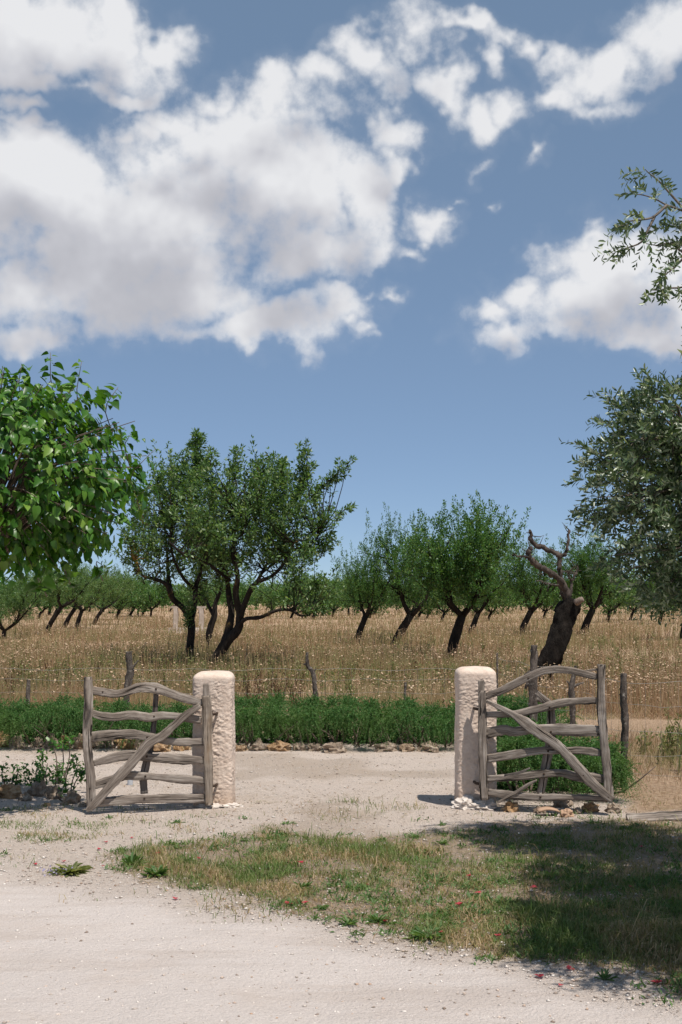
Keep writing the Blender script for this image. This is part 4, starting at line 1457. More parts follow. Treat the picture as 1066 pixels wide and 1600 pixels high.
mid_tree(703, 1036, 'sturdy almond tree with a forked dark trunk, tallest of the orchard front row', 788, 628, 812, (722, 962), 41, nsh=470, per=60)
mid_tree(619, 1007, 'slim almond tree with a strongly slanted trunk and two tufted tops', 802, 572, 680, (642, 962), 42, n_limb=3, nsh=330)
mid_tree(557, 1007, 'small round almond tree with a low side limb, beside the strongly slanted one', 852, 512, 606, (572, 962), 43, n_limb=3, nsh=300)
mid_tree(736, 990, 'almond tree half hidden behind the forked almond, thin slanting trunk', 852, 700, 800, (748, 955), 44)
mid_tree(813, 992, 'almond tree with a low fork standing beside the dead trunk', 838, 772, 872, (830, 952), 45)
mid_tree(911, 992, 'almond tree with a v-shaped fork behind the dead trunk', 822, 855, 965, (926, 950), 46)
mid_tree(72, 992, 'almond tree with a heavily slanted trunk standing under the mulberry crown', 872, 35, 165, (97, 948), 47, mat_almond)
mid_tree(101, 981, 'almond tree with a curved slanting trunk, second in the leaning row', 878, 70, 170, (118, 950), 48, mat_almond, nsh=240)
mid_tree(120, 983, 'almond tree with a bent side limb, third in the leaning row', 882, 90, 200, (128, 955), 49, mat_almond, nsh=240)
mid_tree(147, 976, 'almond tree with a double trunk, last in the leaning row', 884, 120, 215, (160, 952), 50, mat_almond, nsh=240)
mid_tree(1066, 1000, 'almond tree showing under the hanging olive sprays', 850, 1000, 1130, (1075, 955), 51)
mid_tree(5, 1000, 'low bushy almond with foliage down to the straw, under the mulberry', 890, -70, 62, (8, 985), 52, mat_almond, nsh=420, n_limb=5)

# -- the orchard beyond: a few grown patterns, copied
protos = []
for s_ in range(5):
    rng = np.random.default_rng(100 + s_)
    H = 4.3
    g = Geo()
    top_, tips = grow(rng, g, (0, 0, 0), (0.40, 0.1), H, 2.2, 0.14, 5, 0.20, limb_up=0.55, sides=6)
    tm = g.mesh('trunk', True)
    v, f_ = crown_from(rng, tips, 230, 26, 0.85, 0.26, 0.17, 0.10, 0.35, 0.7)
    v[:, 2] = np.maximum(v[:, 2], 0.55)
    cm = mesh_from('crown', v, f_)
    tm.materials.append(mat_bark)
    cm.materials.append([mat_almond2, mat_almond][s_ % 2])
    protos.append((tm, cm))
rs = random.Random(77)
cnt = 0


def far_tree(X, Y, sc, label, group):
    tm, cm = protos[rs.randrange(5)]
    r = empty('orchard_tree', (X, Y, gz1(X, Y)), rs.uniform(-1.6, 1.6))
    r.scale = (sc * rs.uniform(0.9, 1.15), sc, sc)
    tag(r, label, 'tree', group)
    obj('trunk', tm, None, r)
    obj('crown', cm, None, r)


FL, FG = 'small far almond tree in the receding rows beyond the brown field', 'far orchard trees'
for (px, py, sc) in [(182, 967, 1.0), (203, 963, 1.05), (222, 962, 0.95), (236, 964, 1.1), (652, 968, 0.95), (668, 966, 0.9), (762, 970, 1.0), (690, 972, 1.0), (578, 966, 0.9), (490, 968, 0.95),
                     (520, 965, 1.0), (455, 966, 0.9), (885, 968, 1.0), (950, 972, 1.05), (985, 968, 1.0), (1030, 975, 1.1), (850, 966, 0.9), (30, 968, 1.0), (60, 966, 0.9), (420, 963, 0.9), (545, 962, 1.0)]:
    X, Y = gnd(px, py)
    far_tree(X, Y, sc * rs.uniform(0.92, 1.1), FL, FG)
for Y in np.arange(150, 330, 13.0):
    half = 0.30 * Y
    for X in np.arange(-half, half, 8.5 + Y * 0.012):
        if rs.random() < 0.2:
            continue
        cnt += 1
        far_tree(X + rs.uniform(-2, 2), Y + rs.uniform(-4, 4), rs.uniform(0.85, 1.3), FL, FG)

# far wood closing the view: one mass
rng = np.random.default_rng(9)
g = Geo()
for Yw in (345, 390, 450):
    n = 5200
    X = rng.uniform(-0.5, 0.5, n) * Yw
    top = 4.2 + 2.2 * fbm(X, X * 0 + Yw, 0.05, 4) + 1.5 * fbm(X, X * 0, 0.3, 3)
    Z = rng.random(n) * top
    p = np.stack([X, Yw + rng.normal(0, 4, n), Z], -1)
    v, f_ = leaf_quads(p, unit(rng.normal(0, 1, (n, 3)) + [0, 0, 0.6]), rdir(rng, n), rng.uniform(0.7, 1.5, n), rng.uniform(0.5, 1.0, n))
    g.add(v, None, f_)
tag(obj('far_wood', g.mesh('far_wood'), mat_almond), 'distant dark green belt of trees closing the horizon', 'wood', kind='stuff')

# old stone well-head in the field
X, Y = gnd(294, 990)
root = empty('stone_well', (X, Y, gz1(X, Y)))
tag(root, 'pale stone well with two posts standing in the dry field behind the big almonds', 'well')


def rough_box(sx_, sy_, sz_, seed, name, mat, parent, loc):
    import bmesh
    bm = bmesh.new()
    bmesh.ops.create_cube(bm, size=1)
    for v in bm.verts:
        v.co = Vector((v.co.x * sx_, v.co.y * sy_, (v.co.z + 0.5) * sz_))
    bmesh.ops.bevel(bm, geom=bm.edges[:], offset=min(sx_, sy_, sz_) * 0.12, segments=2, affect='EDGES')
    bmesh.ops.subdivide_edges(bm, edges=bm.edges[:], cuts=2, use_grid_fill=True)
    for v in bm.verts:
        v.co += Vector((mnoise.noise(v.co * 3 + Vector((seed, 0, 0))), mnoise.noise(v.co * 3 + Vector((0, seed, 0))), 0)) * 0.05
    me = bpy.data.meshes.new(name)
    bm.to_mesh(me)
    bm.free()
    return obj(name, me, mat, parent, loc)


kk = Y / F
rough_box(62 * kk, 1.0, 11 * kk, 1, 'low_wall', mat_well, root, (0, 0, -0.05))
rough_box(7 * kk, 0.3, 41 * kk, 2, 'post', mat_well, root, (-19 * kk, -0.05, 0))
rough_box(7 * kk, 0.3, 40 * kk, 3, 'post', mat_well, root, (21 * kk, -0.05, 0))
rough_box(54 * kk, 0.24, 3.5 * kk, 4, 'lintel', mat_well, root, (1 * kk, -0.05, 39.7 * kk))


# -- the dead almond: pruned stump with bare limbs
def z8(x, y):
    return 770 + x * 296 / 947, 560 + y * 500 / 1600


YD = 24.5
b0 = at(*z8(255, 1640), YD)
org = np.array([b0.x, YD, 0.0])
root = empty('dead_almond_tree', tuple(org))
tag(root, 'dead almond with a thick black leaning trunk and sawn bare limbs', 'tree')
zsc = 296 / 947 / F * YD


def PD(x, y, dz=0.0):
    w = at(*z8(x, y), YD)
    return np.array([w.x, YD + dz, w.z]) - org


g = Geo()
bp = PD(225, 1700)
bp[2] = -0.15
g.tube([bp, PD(252, 1590), PD(290, 1500), PD(330, 1400), PD(360, 1310), PD(382, 1250), PD(404, 1205)], np.array([62, 56, 52, 50, 47, 44, 38]) * zsc, 36, 70, 0.34, 4)
me = g.mesh('trunk', True)
for v in me.vertices:
    c_ = Vector(v.co)
    k_ = mnoise.noise(Vector((c_.x * 7, c_.y * 7, c_.z * 1.6))) * 0.075 + mnoise.noise(Vector((c_.x * 18, c_.y * 18, c_.z * 4.5))) * 0.035
    v.co = c_ + v.normal * k_
obj('trunk', me, mat_dead, root)
g = Geo()
g.tube([PD(404, 1222, -0.2), PD(428, 1208, -0.26), PD(438, 1202, -0.28)], np.array([17, 16, 12]) * zsc, 12, 6, 0.2, 3)
obj('sawn_stub', g.mesh('sawn_stub'), mat_cut, root)
for i, lm in enumerate([
    [(378, 1225, 24, 0), (368, 1170, 24, 0), (335, 1115, 21, -0.1), (285, 1075, 20, -0.2), (225, 1045, 19, -0.3), (180, 1010, 18, -0.35), (165, 975, 15, -0.4), (172, 945, 13, -0.4)],
    [(362, 1200, 18, 0.1), (348, 1120, 16, 0.15), (345, 1050, 15, 0.2), (342, 990, 18, 0.2), (300, 960, 16, 0.2), (250, 938, 17, 0.2), (208, 922, 15, 0.2), (198, 880, 10, 0.2), (192, 852, 7, 0.2)],
    [(342, 990, 13, 0.2), (372, 975, 11, 0.2), (384, 930, 9, 0.2), (392, 855, 7, 0.2)],
    [(170, 1000, 9, -0.35), (130, 995, 7, -0.4), (75, 985, 4, -0.5)],
    [(390, 1190, 12, 0), (400, 1120, 9, 0.1), (430, 1060, 6, 0.2), (432, 1030, 3, 0.2)],
    [(400, 1110, 7, 0.1), (380, 1090, 5, 0), (372, 1060, 3, 0)],
    [(330, 1135, 8, 0), (280, 1125, 5, 0.2), (230, 1110, 3, 0.3)],
    [(222, 1045, 4, -0.3), (225, 1085, 3, -0.3)],
]):
    g = Geo()
    rr = np.random.default_rng(300 + i)
    pr = resample(np.array([[*PD(x, y, dz), r * 0.78 * zsc] for (x, y, r, dz) in lm]), max(8, len(lm) * 5))
    pr[1:-1, :3] += rr.normal(0, 0.010, (len(pr) - 2, 3))
    pr[:, 3] *= rr.uniform(0.8, 1.2, len(pr))
    g.tube(pr[:, :3], pr[:, 3], 9, None, 0.3, 20 + i)
    for q_ in range(2 + len(lm)):                       # dead twigs
        k_ = rr.integers(3, len(pr))
        d_ = rr.normal(0, 1, 3) * (0.13, 0.10, 0.11) + (0, 0, 0.03)
        g.tube([pr[k_, :3], pr[k_, :3] + d_ * 0.5 + rr.normal(0, 0.02, 3), pr[k_, :3] + d_], [0.012, 0.008, 0.003], 5, 5)
    obj('limb', g.mesh('limb'), mat_deadlimb, root)


# -- the olive at the right: boughs reach in from a trunk outside the view
def olive():
    rng = np.random.default_rng(61)
    tx, ty = 3.55, 7.3
    root = empty('olive_tree', (tx, ty, gz1(tx, ty)))
    tag(root, 'silvery olive tree whose leafy boughs hang over the braced gate and verge', 'tree')
    org = np.array([tx, ty, 0.0])
    g = Geo()
    g.tube([(0, 0, -0.1), (0.03, 0, 0.3), (-0.05, 0.05, 0.9), (-0.1, 0.0, 1.5)], [0.26, 0.2, 0.17, 0.16], 12, 16, 0.3, 2)
    boughs = [
        # x, y, z, rx, ry, rz, sprays
        (2.50, 8.75, 2.62, 0.86, 0.75, 0.66, 1000), (2.32, 8.7, 2.90, 0.62, 0.5, 0.40, 420), (2.42, 8.6, 2.15, 0.66, 0.6, 0.40, 520), (2.95, 8.6, 2.92, 0.65, 0.6, 0.50, 360),
        (3.1, 8.4, 2.3, 0.7, 0.7, 0.6, 330), (2.55, 8.7, 1.84, 0.45, 0.4, 0.17, 110),
        (3.45, 7.4, 3.4, 1.0, 1.0, 0.8, 600), (2.70, 7.1, 3.2, 0.66, 0.6, 0.5, 1050), (2.55, 6.2, 3.1, 0.72, 0.6, 0.5, 1250), (2.55, 5.4, 3.0, 0.85, 0.6, 0.5, 1400), (3.3, 6.1, 3.1, 0.8, 0.9, 0.6, 900),
        (3.2, 5.2, 3.1, 0.7, 0.7, 0.5, 500),
    ]
    fork = np.array([tx - 0.1, ty, 1.5])
    S, D = [], []
    for i, (x, y, z, rx, ry, rz, k) in enumerate(boughs):
        c = np.array([x, y, z])
        m_ = (fork + c) / 2 + np.array([0.1, 0, 0.25 if z > 2.4 else 0.4])
        g.tube([fork - org, m_ - org, c - org], [0.075, 0.045, 0.014], 8, 12, 0.15, i)
        u = rdir(rng, k) * (rng.random(k) ** 0.45)[:, None]
        # broken outline: thin the spray where noise is low
        s = c + u * np.array([rx, ry, rz])
        kp = np.array([mnoise.noise(Vector(q * 2.6)) > -0.22 for q in s])
        s, u = s[kp], u[kp]
        S.append(s)
        D.append(unit(u * 0.9 + rng.normal(0, 0.5, (len(s), 3)) + np.array([-0.15, 0, 0.05])))
        for q in s[::9]:
            mm = c + (q - c) * 0.5 + rng.normal(0, 0.04, 3)
            g.tube([c - org, mm - org, q - org], [0.010, 0.006, 0.003], 4, 5, cap=False)
    # the spray reaching out high up
    top = []

    def T(px, py, Y=8.6):
        return np.array(at(px, py, Y))
    tw = [
        [(1100, 350), (1055, 333), (1024, 322), (1005, 312), (985, 306), (968, 305)], [(1055, 333), (1030, 305), (1012, 285), (996, 272), (990, 266)], [(1024, 322), (1004, 340), (985, 345), (962, 348), (955, 355)],
        [(1005, 340), (995, 360), (984, 380), (965, 388), (950, 392)], [(1100, 420), (1055, 400), (1030, 382), (1010, 385), (990, 382)], [(1110, 425), (1075, 437), (1050, 450), (1024, 452), (1015, 455), (1000, 455)],
        [(1110, 370), (1070, 375), (1045, 358), (1020, 352)], [(1120, 330), (1080, 315), (1058, 322), (1050, 340)], [(1055, 400), (1035, 420), (1020, 432)], [(1110, 450), (1080, 465), (1062, 485)],
        [(1120, 400), (1085, 385), (1060, 370), (1040, 385)],
    ]
    for j, br in enumerate(tw):
        dep = 8.6 + 0.12 * math.sin(j * 2.1)
        pts = [T(px + 18, py, dep + 0.1 * math.sin(px * 0.05)) for px, py in br]
        g.tube(np.array(pts) - org, np.linspace(0.010, 0.0025, len(pts)), 4, len(pts) * 3, cap=False)
        rp = resample(np.array(pts), 16)[3:]
        if j == 9:
            continue
        dt = unit(np.gradient(rp, axis=0))
        for q, d in zip(rp, dt):
            if rng.random() < 0.45:
                S.append((q + rng.normal(0, 0.012, 3))[None])
                D.append(unit(d + rng.normal(0, 0.55, 3))[None])
    g.tube([fork - org, np.array([3.4, 8.0, 3.0]) - org, T(1150, 400) - org, T(1100, 420) - org], [0.08, 0.05, 0.02, 0.01], 7, 12, 0.1, 3)
    g.tube([T(1150, 400) - org, T(1110, 370) - org, T(1100, 350) - org], [0.012, 0.010, 0.010], 5, 6)
    obj('trunk', g.mesh('trunk', True), mat_bark_o, root)
    S, D = np.concatenate(S) - org, np.concatenate(D)
    n = len(S)
    V, Fc = [], []
    off = 0
    gl = Geo()
    gt = Geo()
    for i in range(n):
        pass
    per = 15
    tt = np.linspace(0.0, 1.0, per)
    sl = rng.uniform(0.10, 0.22, n)
    side = unit(np.cross(D, rdir(rng, n)))
    oth = np.cross(D, side)
    high = (S + org)[:, 1] < 7.65
    for k in range(per):
        c = S + D * (sl * tt[k])[:, None] + np.array([0, 0, -0.25]) * (sl * tt[k] ** 2)[:, None]
        a = k * 2.4 + rng.uniform(-0.4, 0.4, n)
        o = side * np.cos(a)[:, None] + oth * np.sin(a)[:, None]
        d = unit(o * 0.85 + D * 0.75 + rng.normal(0, 0.18, (n, 3)))
        nr = unit(D + rng.normal(0, 0.35, (n, 3)))
        ll = rng.uniform(0.046, 0.076, n) * (1 - 0.25 * tt[k])
        lw = ll * 0.31
        # six-point lance shape with a fold
        s = unit(np.cross(d, nr))
        u = np.cross(s, d)
        L_, W_ = ll[:, None], lw[:, None]
        v = np.stack([c, c + d * L_ * 0.35 + s * W_ * 0.5 + u * W_ * 0.12, c + d * L_ * 0.7 + s * W_ * 0.42 + u * W_ * 0.1, c + d * L_ - u * L_ * 0.06,
                      c + d * L_ * 0.7 - s * W_ * 0.42 + u * W_ * 0.1, c + d * L_ * 0.35 - s * W_ * 0.5 + u * W_ * 0.12], 1)
        v = v[~high]
        b_ = np.arange(len(v))[:, None] * 6
        q = np.concatenate([b_ + np.array([[0, 1, 2, 3]]), b_ + np.array([[0, 3, 4, 5]])])
        gl.add(v.reshape(-1, 3), None, q)
        if k % 2 == 0:
            v, q = leaf_quads(c[high], d[high], nr[high], ll[high] * 1.35, lw[high] * 1.6, 0.06)
            gl.add(v, None, q)
    obj('crown', gl.mesh('crown'), mat_olive, root)
    # stalks of the sprays
    st = np.stack([S, S + D * (sl * 0.5)[:, None] + [0, 0.0015, 0], S + D * sl[:, None] + np.array([0, 0, -0.25]) * sl[:, None], S + D * (sl * 0.5)[:, None] - [0, 0.0, 0.0025]], 1)
    obj('sprays', mesh_from('sprays', st.reshape(-1, 3), np.arange(n * 4).reshape(n, 4)), mat_twig, root)


olive()


# -- the mulberry at the left, with big single leaves
def leaf_mesh(seed, L=1.0):
    """heart-shaped pointed blade, folded on the midrib and curled"""
    r = random.Random(seed)
    out = [(0.0, 0.0), (0.17, -0.06), (0.30, 0.03), (0.37, 0.19), (0.335, 0.42), (0.22, 0.66), (0.09, 0.86), (0.0, 1.05)]
    fold, curl, tw = r.uniform(0.15, 0.42), r.uniform(0.12, 0.34), r.uniform(-0.15, 0.15)
    midr = [(0, 0), (0, 0.10), (0, 0.22), (0, 0.36), (0, 0.52), (0, 0.70), (0, 0.86), (0, 1.02)]

    def pos(x, y):
        z = abs(x) * fold - curl * y * y + 0.03 * math.sin(y * 14 + seed) * abs(x) * 3 + tw * x * y
        return (x * (1 - 0.1 * fold), y, z)
    V, Fq, Ft = [], [], []
    for m_ in midr:
        V.append(pos(*m_))
    for s in (1, -1):
        b = len(V)
        for (x, y) in out[1:-1]:
            V.append(pos(s * x * r.uniform(0.94, 1.06), y))
        # blade strip between the midrib (0..7) and the margin (b..b+5)
        if s > 0:
            Ft.append((0, b, 1))
            for k in range(5):
                Fq.append((1 + k, b + k, b + k + 1, 2 + k))
            Ft.append((6, b + 5, 7))
        else:
            Ft.append((0, 1, b))
            for k in range(5):
                Fq.append((1 + k, 2 + k, b + k + 1, b + k))
            Ft.append((6, 7, b + 5))
    # stalk
    b = len(V)
    V += [(-0.012, 0.03, 0.0), (0.012, 0.03, 0.0), (0.0, -0.32, 0.10)]
    Ft.append((b, b + 1, b + 2))
    return np.array(V), np.array(Ft), np.array(Fq)


def mulberry():
    rng = np.random.default_rng(71)
    tx, ty = -3.15, 10.75
    root = empty('mulberry_tree', (tx, ty, gz1(tx, ty)))
    tag(root, 'bright green broad-leaved mulberry tree with large glossy leaves above the shaded bed', 'tree')
    org = np.array([tx, ty, 0.0])
    C = np.array([-2.95, 10.6, 2.80])
    g = Geo()
    g.tube([(0, 0, -0.1), (0, 0, 0.4), (0.05, 0, 1.1), (0.1, -0.03, 1.9)], [0.15, 0.12, 0.10, 0.10], 12, 14, 0.15, 5)
    top = np.array([0.1, -0.03, 1.9]) + org
    forms = [leaf_mesh(s) for s in range(6)]
    leaves = []        # pos, dir, normal, length, form
    nsh = 1300
    u = rdir(rng, nsh * 2)
    u = u[u[:, 2] > -0.86][:nsh]
    R = np.array([1.36, 1.30, 1.02])
    for i in range(len(u)):
        d = u[i]
        rough = 1 + 0.16 * mnoise.noise(Vector(d * 2.3)) + 0.08 * mnoise.noise(Vector(d * 6.0))
        tip = C + d * R * rough * rng.uniform(0.80, 1.0)
        inner = C + d * R * rng.uniform(0.30, 0.62)
        shootd = unit(tip - inner + np.array([0, 0, 0.12 if d[2] > 0 else -0.10]))
        if i % 5 == 0:
            g.tube([top - org + rng.normal(0, 0.05, 3), (top + inner) / 2 - org + (0, 0, 0.12), inner - org, tip - org], [0.016, 0.010, 0.006, 0.003], 4, 7, cap=False)
        k = rng.integers(5, 9)
        for j in range(k):
            f = (j + rng.random() * 0.7) / k
            c = inner + (tip - inner) * (0.25 + 0.78 * f)
            side = unit(np.cross(shootd, rdir(rng, 1)[0]))
            ld_ = unit(side * 0.65 + d * 0.5 + np.array([0, 0, -0.75]))
            nr = unit(d * 0.8 + np.array([0, 0, 0.85]) + rng.normal(0, 0.75, 3))
            leaves.append((c, ld_, nr, 0.038 + 0.066 * rng.random() ** 0.8, rng.integers(0, 6)))
    # upright shoots standing out of the top and side
    for (px, py, qx, qy, dy, n_) in [(80, 600, 79, 553, 0, 8), (120, 620, 128, 566, 0.1, 7), (30, 610, 34, 572, -0.1, 7), (3, 620, 4, 582, 0.0, 6), (165, 640, 185, 607, 0.1, 7), (205, 745, 244, 703, -0.1, 4),
                                   (195, 700, 205, 680, 0.2, 4), (215, 780, 240, 760, 0, 5), (150, 880, 166, 890, -0.2, 5), (60, 905, 62, 920, -0.3, 6), (100, 890, 108, 915, -0.2, 5)]:
        a, b_ = np.array(at(px, py, 10.5 + dy)), np.array(at(qx, qy, 10.5 + dy))
        g.tube([a - org + (0, 0.3, -0.15), a - org, b_ - org], [0.005, 0.004, 0.002], 5, 6)
        n_ += 4
        sd = unit(b_ - a)
        for j in range(n_):
            f = (j + 0.8) / n_
            c = a + (b_ - a) * f
            side = unit(np.cross(sd, rdir(rng, 1)[0]))
            leaves.append((c, unit(side * 0.9 + sd * 0.25 + np.array([0, -0.1, -0.3])), unit(sd + rng.normal(0, 0.4, 3)), rng.uniform(0.06, 0.14) * (1.15 - 0.5 * f), rng.integers(0, 6)))
    obj('trunk', g.mesh('trunk', True), mat_twig, root)
    # which leaves show largest: outermost on the viewer's side, inside the frame
    score = []
    for (c, d, nr, L, f) in leaves:
        px = HX + F * c[0] / c[1]
        py = HY - F * (c[2] - CAM_H) / c[1]
        e_ = (c - C) / R
        front = np.linalg.norm(e_) * (0.5 + 0.5 * max(0, -e_[1])) + (0.5 if np.linalg.norm(e_[[0, 2]]) > 0.85 else 0)
        score.append(front * L if (-5 < px < 400 and 520 < py < 960) else -1)
    order = np.argsort(-np.array(score))
    singles = set(order[:300].tolist())
    from mathutils import Matrix
    ms = []
    for v, t_, q_ in forms:
        m_ = mesh_from('leaf', v, [t_, q_], smooth=True)
        m_.materials.append(mat_mul)
        ms.append(m_)
    gc = Geo()
    put = []
    for i, (c, d, nr, L, f) in enumerate(leaves):
        x = unit(np.cross(d, nr))
        z = np.cross(x, d)
        M = np.column_stack([x, d, z])
        if i in singles:
            put.append((f, Matrix(M.tolist()).to_4x4().to_euler(), c - org + d * 0.32 * L, L))
        else:
            v, t_, q_ = forms[f]
            gc.add((v * L) @ M.T + (c - org) + d * 0.32 * L, t_, q_)
    crown = obj('crown', gc.mesh('crown', True), mat_mul, root)
    crown['kind'] = 'stuff'
    for f, e_, c, L in put:
        o = obj('leaf', ms[f], None, crown, c, e_)
        o.scale = (L, L, L)


mulberry()


# ------------------------------------------------------------------ shrubs in the bed
def shrub(label, px, py, stems, seed, ll=0.05):
    rng = np.random.default_rng(seed)
    X, Y = gnd(px, py)
    root = empty('leafy_shrub', (X, Y, gz1(X, Y)))
    tag(root, label, 'shrub', 'shrubs in the stone-edged bed')
    g = Geo()
    gl = Geo()
    for (dx, h_, w, bare) in stems:
        tip = np.array([dx, rng.normal(0, 0.08), h_])
        b0 = np.array([dx * 0.3, rng.normal(0, 0.04), -0.02])
        g = Geo()
        g.tube([b0, (b0 + tip) / 2 + rng.normal(0, 0.03, 3), tip], [0.008, 0.006, 0.003], 5, 6)
        obj('stem', g.mesh('stem'), mat_twig, root)
        n = int(26 + 60 * w * 3)
        t_ = rng.uniform(bare, 1.0, n)
        c = b0 + (tip - b0) * t_[:, None] + rng.normal(0, 1, (n, 3)) * np.array([w, w, w * 0.6]) * 0.5
        c[:, 2] = np.maximum(c[:, 2], 0.02)
        d = unit(rdir(rng, n) + np.array([0, 0, 0.35]))
        v, f_ = leaf_quads(c, d, unit(rdir(rng, n) * 0.7 + np.array([0, -0.2, 0.8])), ll * rng.uniform(0.6, 1.3, n), ll * 0.55 * rng.uniform(0.7, 1.3, n), 0.12)
        gl.add(v, None, f_)
    obj('foliage', gl.mesh('foliage'), mat_shrub, root)


shrub('low leafy shrub in the bed with thick bright leaves at rock height', 58, 1232, [(0.0, 0.22, 0.10, 0.1), (-0.12, 0.2, 0.09, 0.1), (0.1, 0.24, 0.10, 0.1), (0.2, 0.2, 0.08, 0.1), (0.03, 0.12, 0.10, 0)], 81)
shrub('sparse shrub in the bed with a tall branching stem rising before the hedge rocks', 92, 1226, [(0.0, 0.42, 0.05, 0.75), (0.10, 0.44, 0.05, 0.8), (-0.06, 0.43, 0.05, 0.8), (0.0, 0.2, 0.08, 0.2), (0.06, 0.13, 0.09, 0)], 82)
shrub('thin single-stemmed shrub in the bed with one small leafy tuft', 70, 1222, [(0.0, 0.30, 0.045, 0.75), (-0.05, 0.15, 0.06, 0.3)], 83)
shrub('shrub with a dark bent stem growing against the end stile of a gate', 108, 1250, [(0.07, 0.42, 0.05, 0.7), (0.10, 0.34, 0.06, 0.65), (0.0, 0.15, 0.08, 0.2), (0.15, 0.28, 0.05, 0.6)], 84)
shrub('dark spreading shrub lying deep in the mulberry shade', 18, 1228, [(-0.1, 0.2, 0.10, 0.1), (0.08, 0.18, 0.09, 0.1), (0.0, 0.12, 0.12, 0)], 85)
shrub('shrub at the outer end of the bed, in full mulberry shade', -25, 1232, [(-0.1, 0.24, 0.10, 0.1), (0.08, 0.22, 0.10, 0.1), (0.0, 0.15, 0.12, 0)], 86)


# ------------------------------------------------------------------ grass
def blades(p, h, w, lean, rng, tris=1):
    """grass blades as bent slivers"""
    n = len(p)
    a = rng.uniform(0, 6.283, n)
    s = np.stack([np.cos(a), np.sin(a), np.zeros(n)], -1)
    b_ = rng.uniform(0, 6.283, n)
    o = np.stack([np.cos(b_), np.sin(b_), np.zeros(n)], -1) * (lean * h * rng.random(n))[:, None]
    up = np.array([0, 0, 1.0])
    if tris == 1:
        v = np.stack([p - s * (w / 2)[:, None], p + s * (w / 2)[:, None], p + o + up * h[:, None]], 1)
        return v.reshape(-1, 3), np.arange(n * 3).reshape(n, 3), None
    m_ = p + o * 0.35 + up * (h * 0.55)[:, None]
    v = np.stack([p - s * (w / 2)[:, None], p + s * (w / 2)[:, None], m_ + s * (w * 0.4)[:, None], m_ - s * (w * 0.4)[:, None], p + o + up * (h * (1 - 0.25 * lean))[:, None]], 1)
    k = np.arange(n)[:, None] * 5
    return v.reshape(-1, 3), k + np.array([[3, 2, 4]]), k + np.array([[0, 1, 2, 3]])


rng = np.random.default_rng(91)
# verge
n = 300000
py = rng.uniform(1255, 1640, n)
Y = F * CAM_H / (py - HY)
X = (rng.uniform(-60, 1130, n) - HX) / F * Y
vmk = verge_mask(X, Y)
dens = vmk ** 1.6 * (0.12 + 1.05 * sstep(fbm(X, Y, 2.2, 4), 0.33, 0.62))
d_left = np.exp(-(((X + 2.35) / 0.75) ** 2 + ((Y - 10.0) / 0.55) ** 2)) * sstep(fbm(X, Y, 3.5, 3), 0.42, 0.6)
d_spr = 0.13 * sstep(fbm(X + 30, Y, 1.7, 4), 0.52, 0.68) * (1 - road_mask(X, Y)) + 0.5 * sstep(fbm(X + 70, Y + 9, 2.6, 3), 0.70, 0.80) * (1 - road_mask(X, Y)) * sstep(Y, 8.0, 8.6)
dens = np.maximum(np.maximum(dens, d_left), d_spr)
k = rng.random(n) < dens * 0.72
X, Y = X[k], Y[k]
n = len(X)
cl = fbm(X, Y, 6.0, 3)
h = (0.014 + 0.056 * rng.random(n) ** 1.8 * (0.3 + 1.4 * cl)) * (1 + 0.9 * sstep(fbm(X + 11, Y, 0.8, 2), 0.5, 0.75))
h *= np.where(rng.random(n) < 0.04, 2.2, 1.0)
v, tr, q = blades(np.stack([X, Y, gz(X, Y) - 0.004], -1), h, rng.uniform(0.003, 0.0060, n), 1.5, rng, 2)
tag(obj('verge_grass', mesh_from('verge_grass', v, [tr, q]), mat_verge), 'short half-dried grass on the verge between track and gates', 'grass', kind='stuff')

g = Geo()
k = 0
while k < 620:
    py = rng.uniform(1262, 1600)
    Yw = F * CAM_H / (py - HY)
    Xw = (rng.uniform(-20, 1090) - HX) / F * Yw
    vm = float(verge_mask(np.array([Xw]), np.array([Yw]))[0])
    if float(road_mask(np.array([Xw]), np.array([Yw]))[0]) > 0.4 or rng.random() > 0.06 + vm * (0.25 + 1.2 * float(fbm(np.array([Xw]), np.array([Yw]), 1.9, 3)[0] > 0.5)):
        k += 0.2
        continue
    k += 1
    m_ = int(rng.integers(14, 34))
    R = rng.uniform(0.02, 0.06)
    a = rng.uniform(0, 6.283, m_)
    e_ = rng.uniform(0.1, 1.25, m_)
    d = np.stack([np.cos(a) * np.cos(e_), np.sin(a) * np.cos(e_), np.sin(e_)], -1)
    c = np.array([Xw, Yw, gz1(Xw, Yw)]) + np.stack([rng.normal(0, R, m_), rng.normal(0, R, m_), np.full(m_, 0.002)], -1)
    v, f_ = leaf_quads(c, d, unit(rdir(rng, m_) * 0.4 + np.array([0, 0, 1.0])), rng.uniform(0.02, 0.055, m_), rng.uniform(0.006, 0.016, m_), 0.15)
    g.add(v, None, f_)
tag(obj('low_weeds', g.mesh('low_weeds'), mat_weed), 'tiny green broad-leaved weeds scattered through the verge grass', 'weeds', kind='stuff')

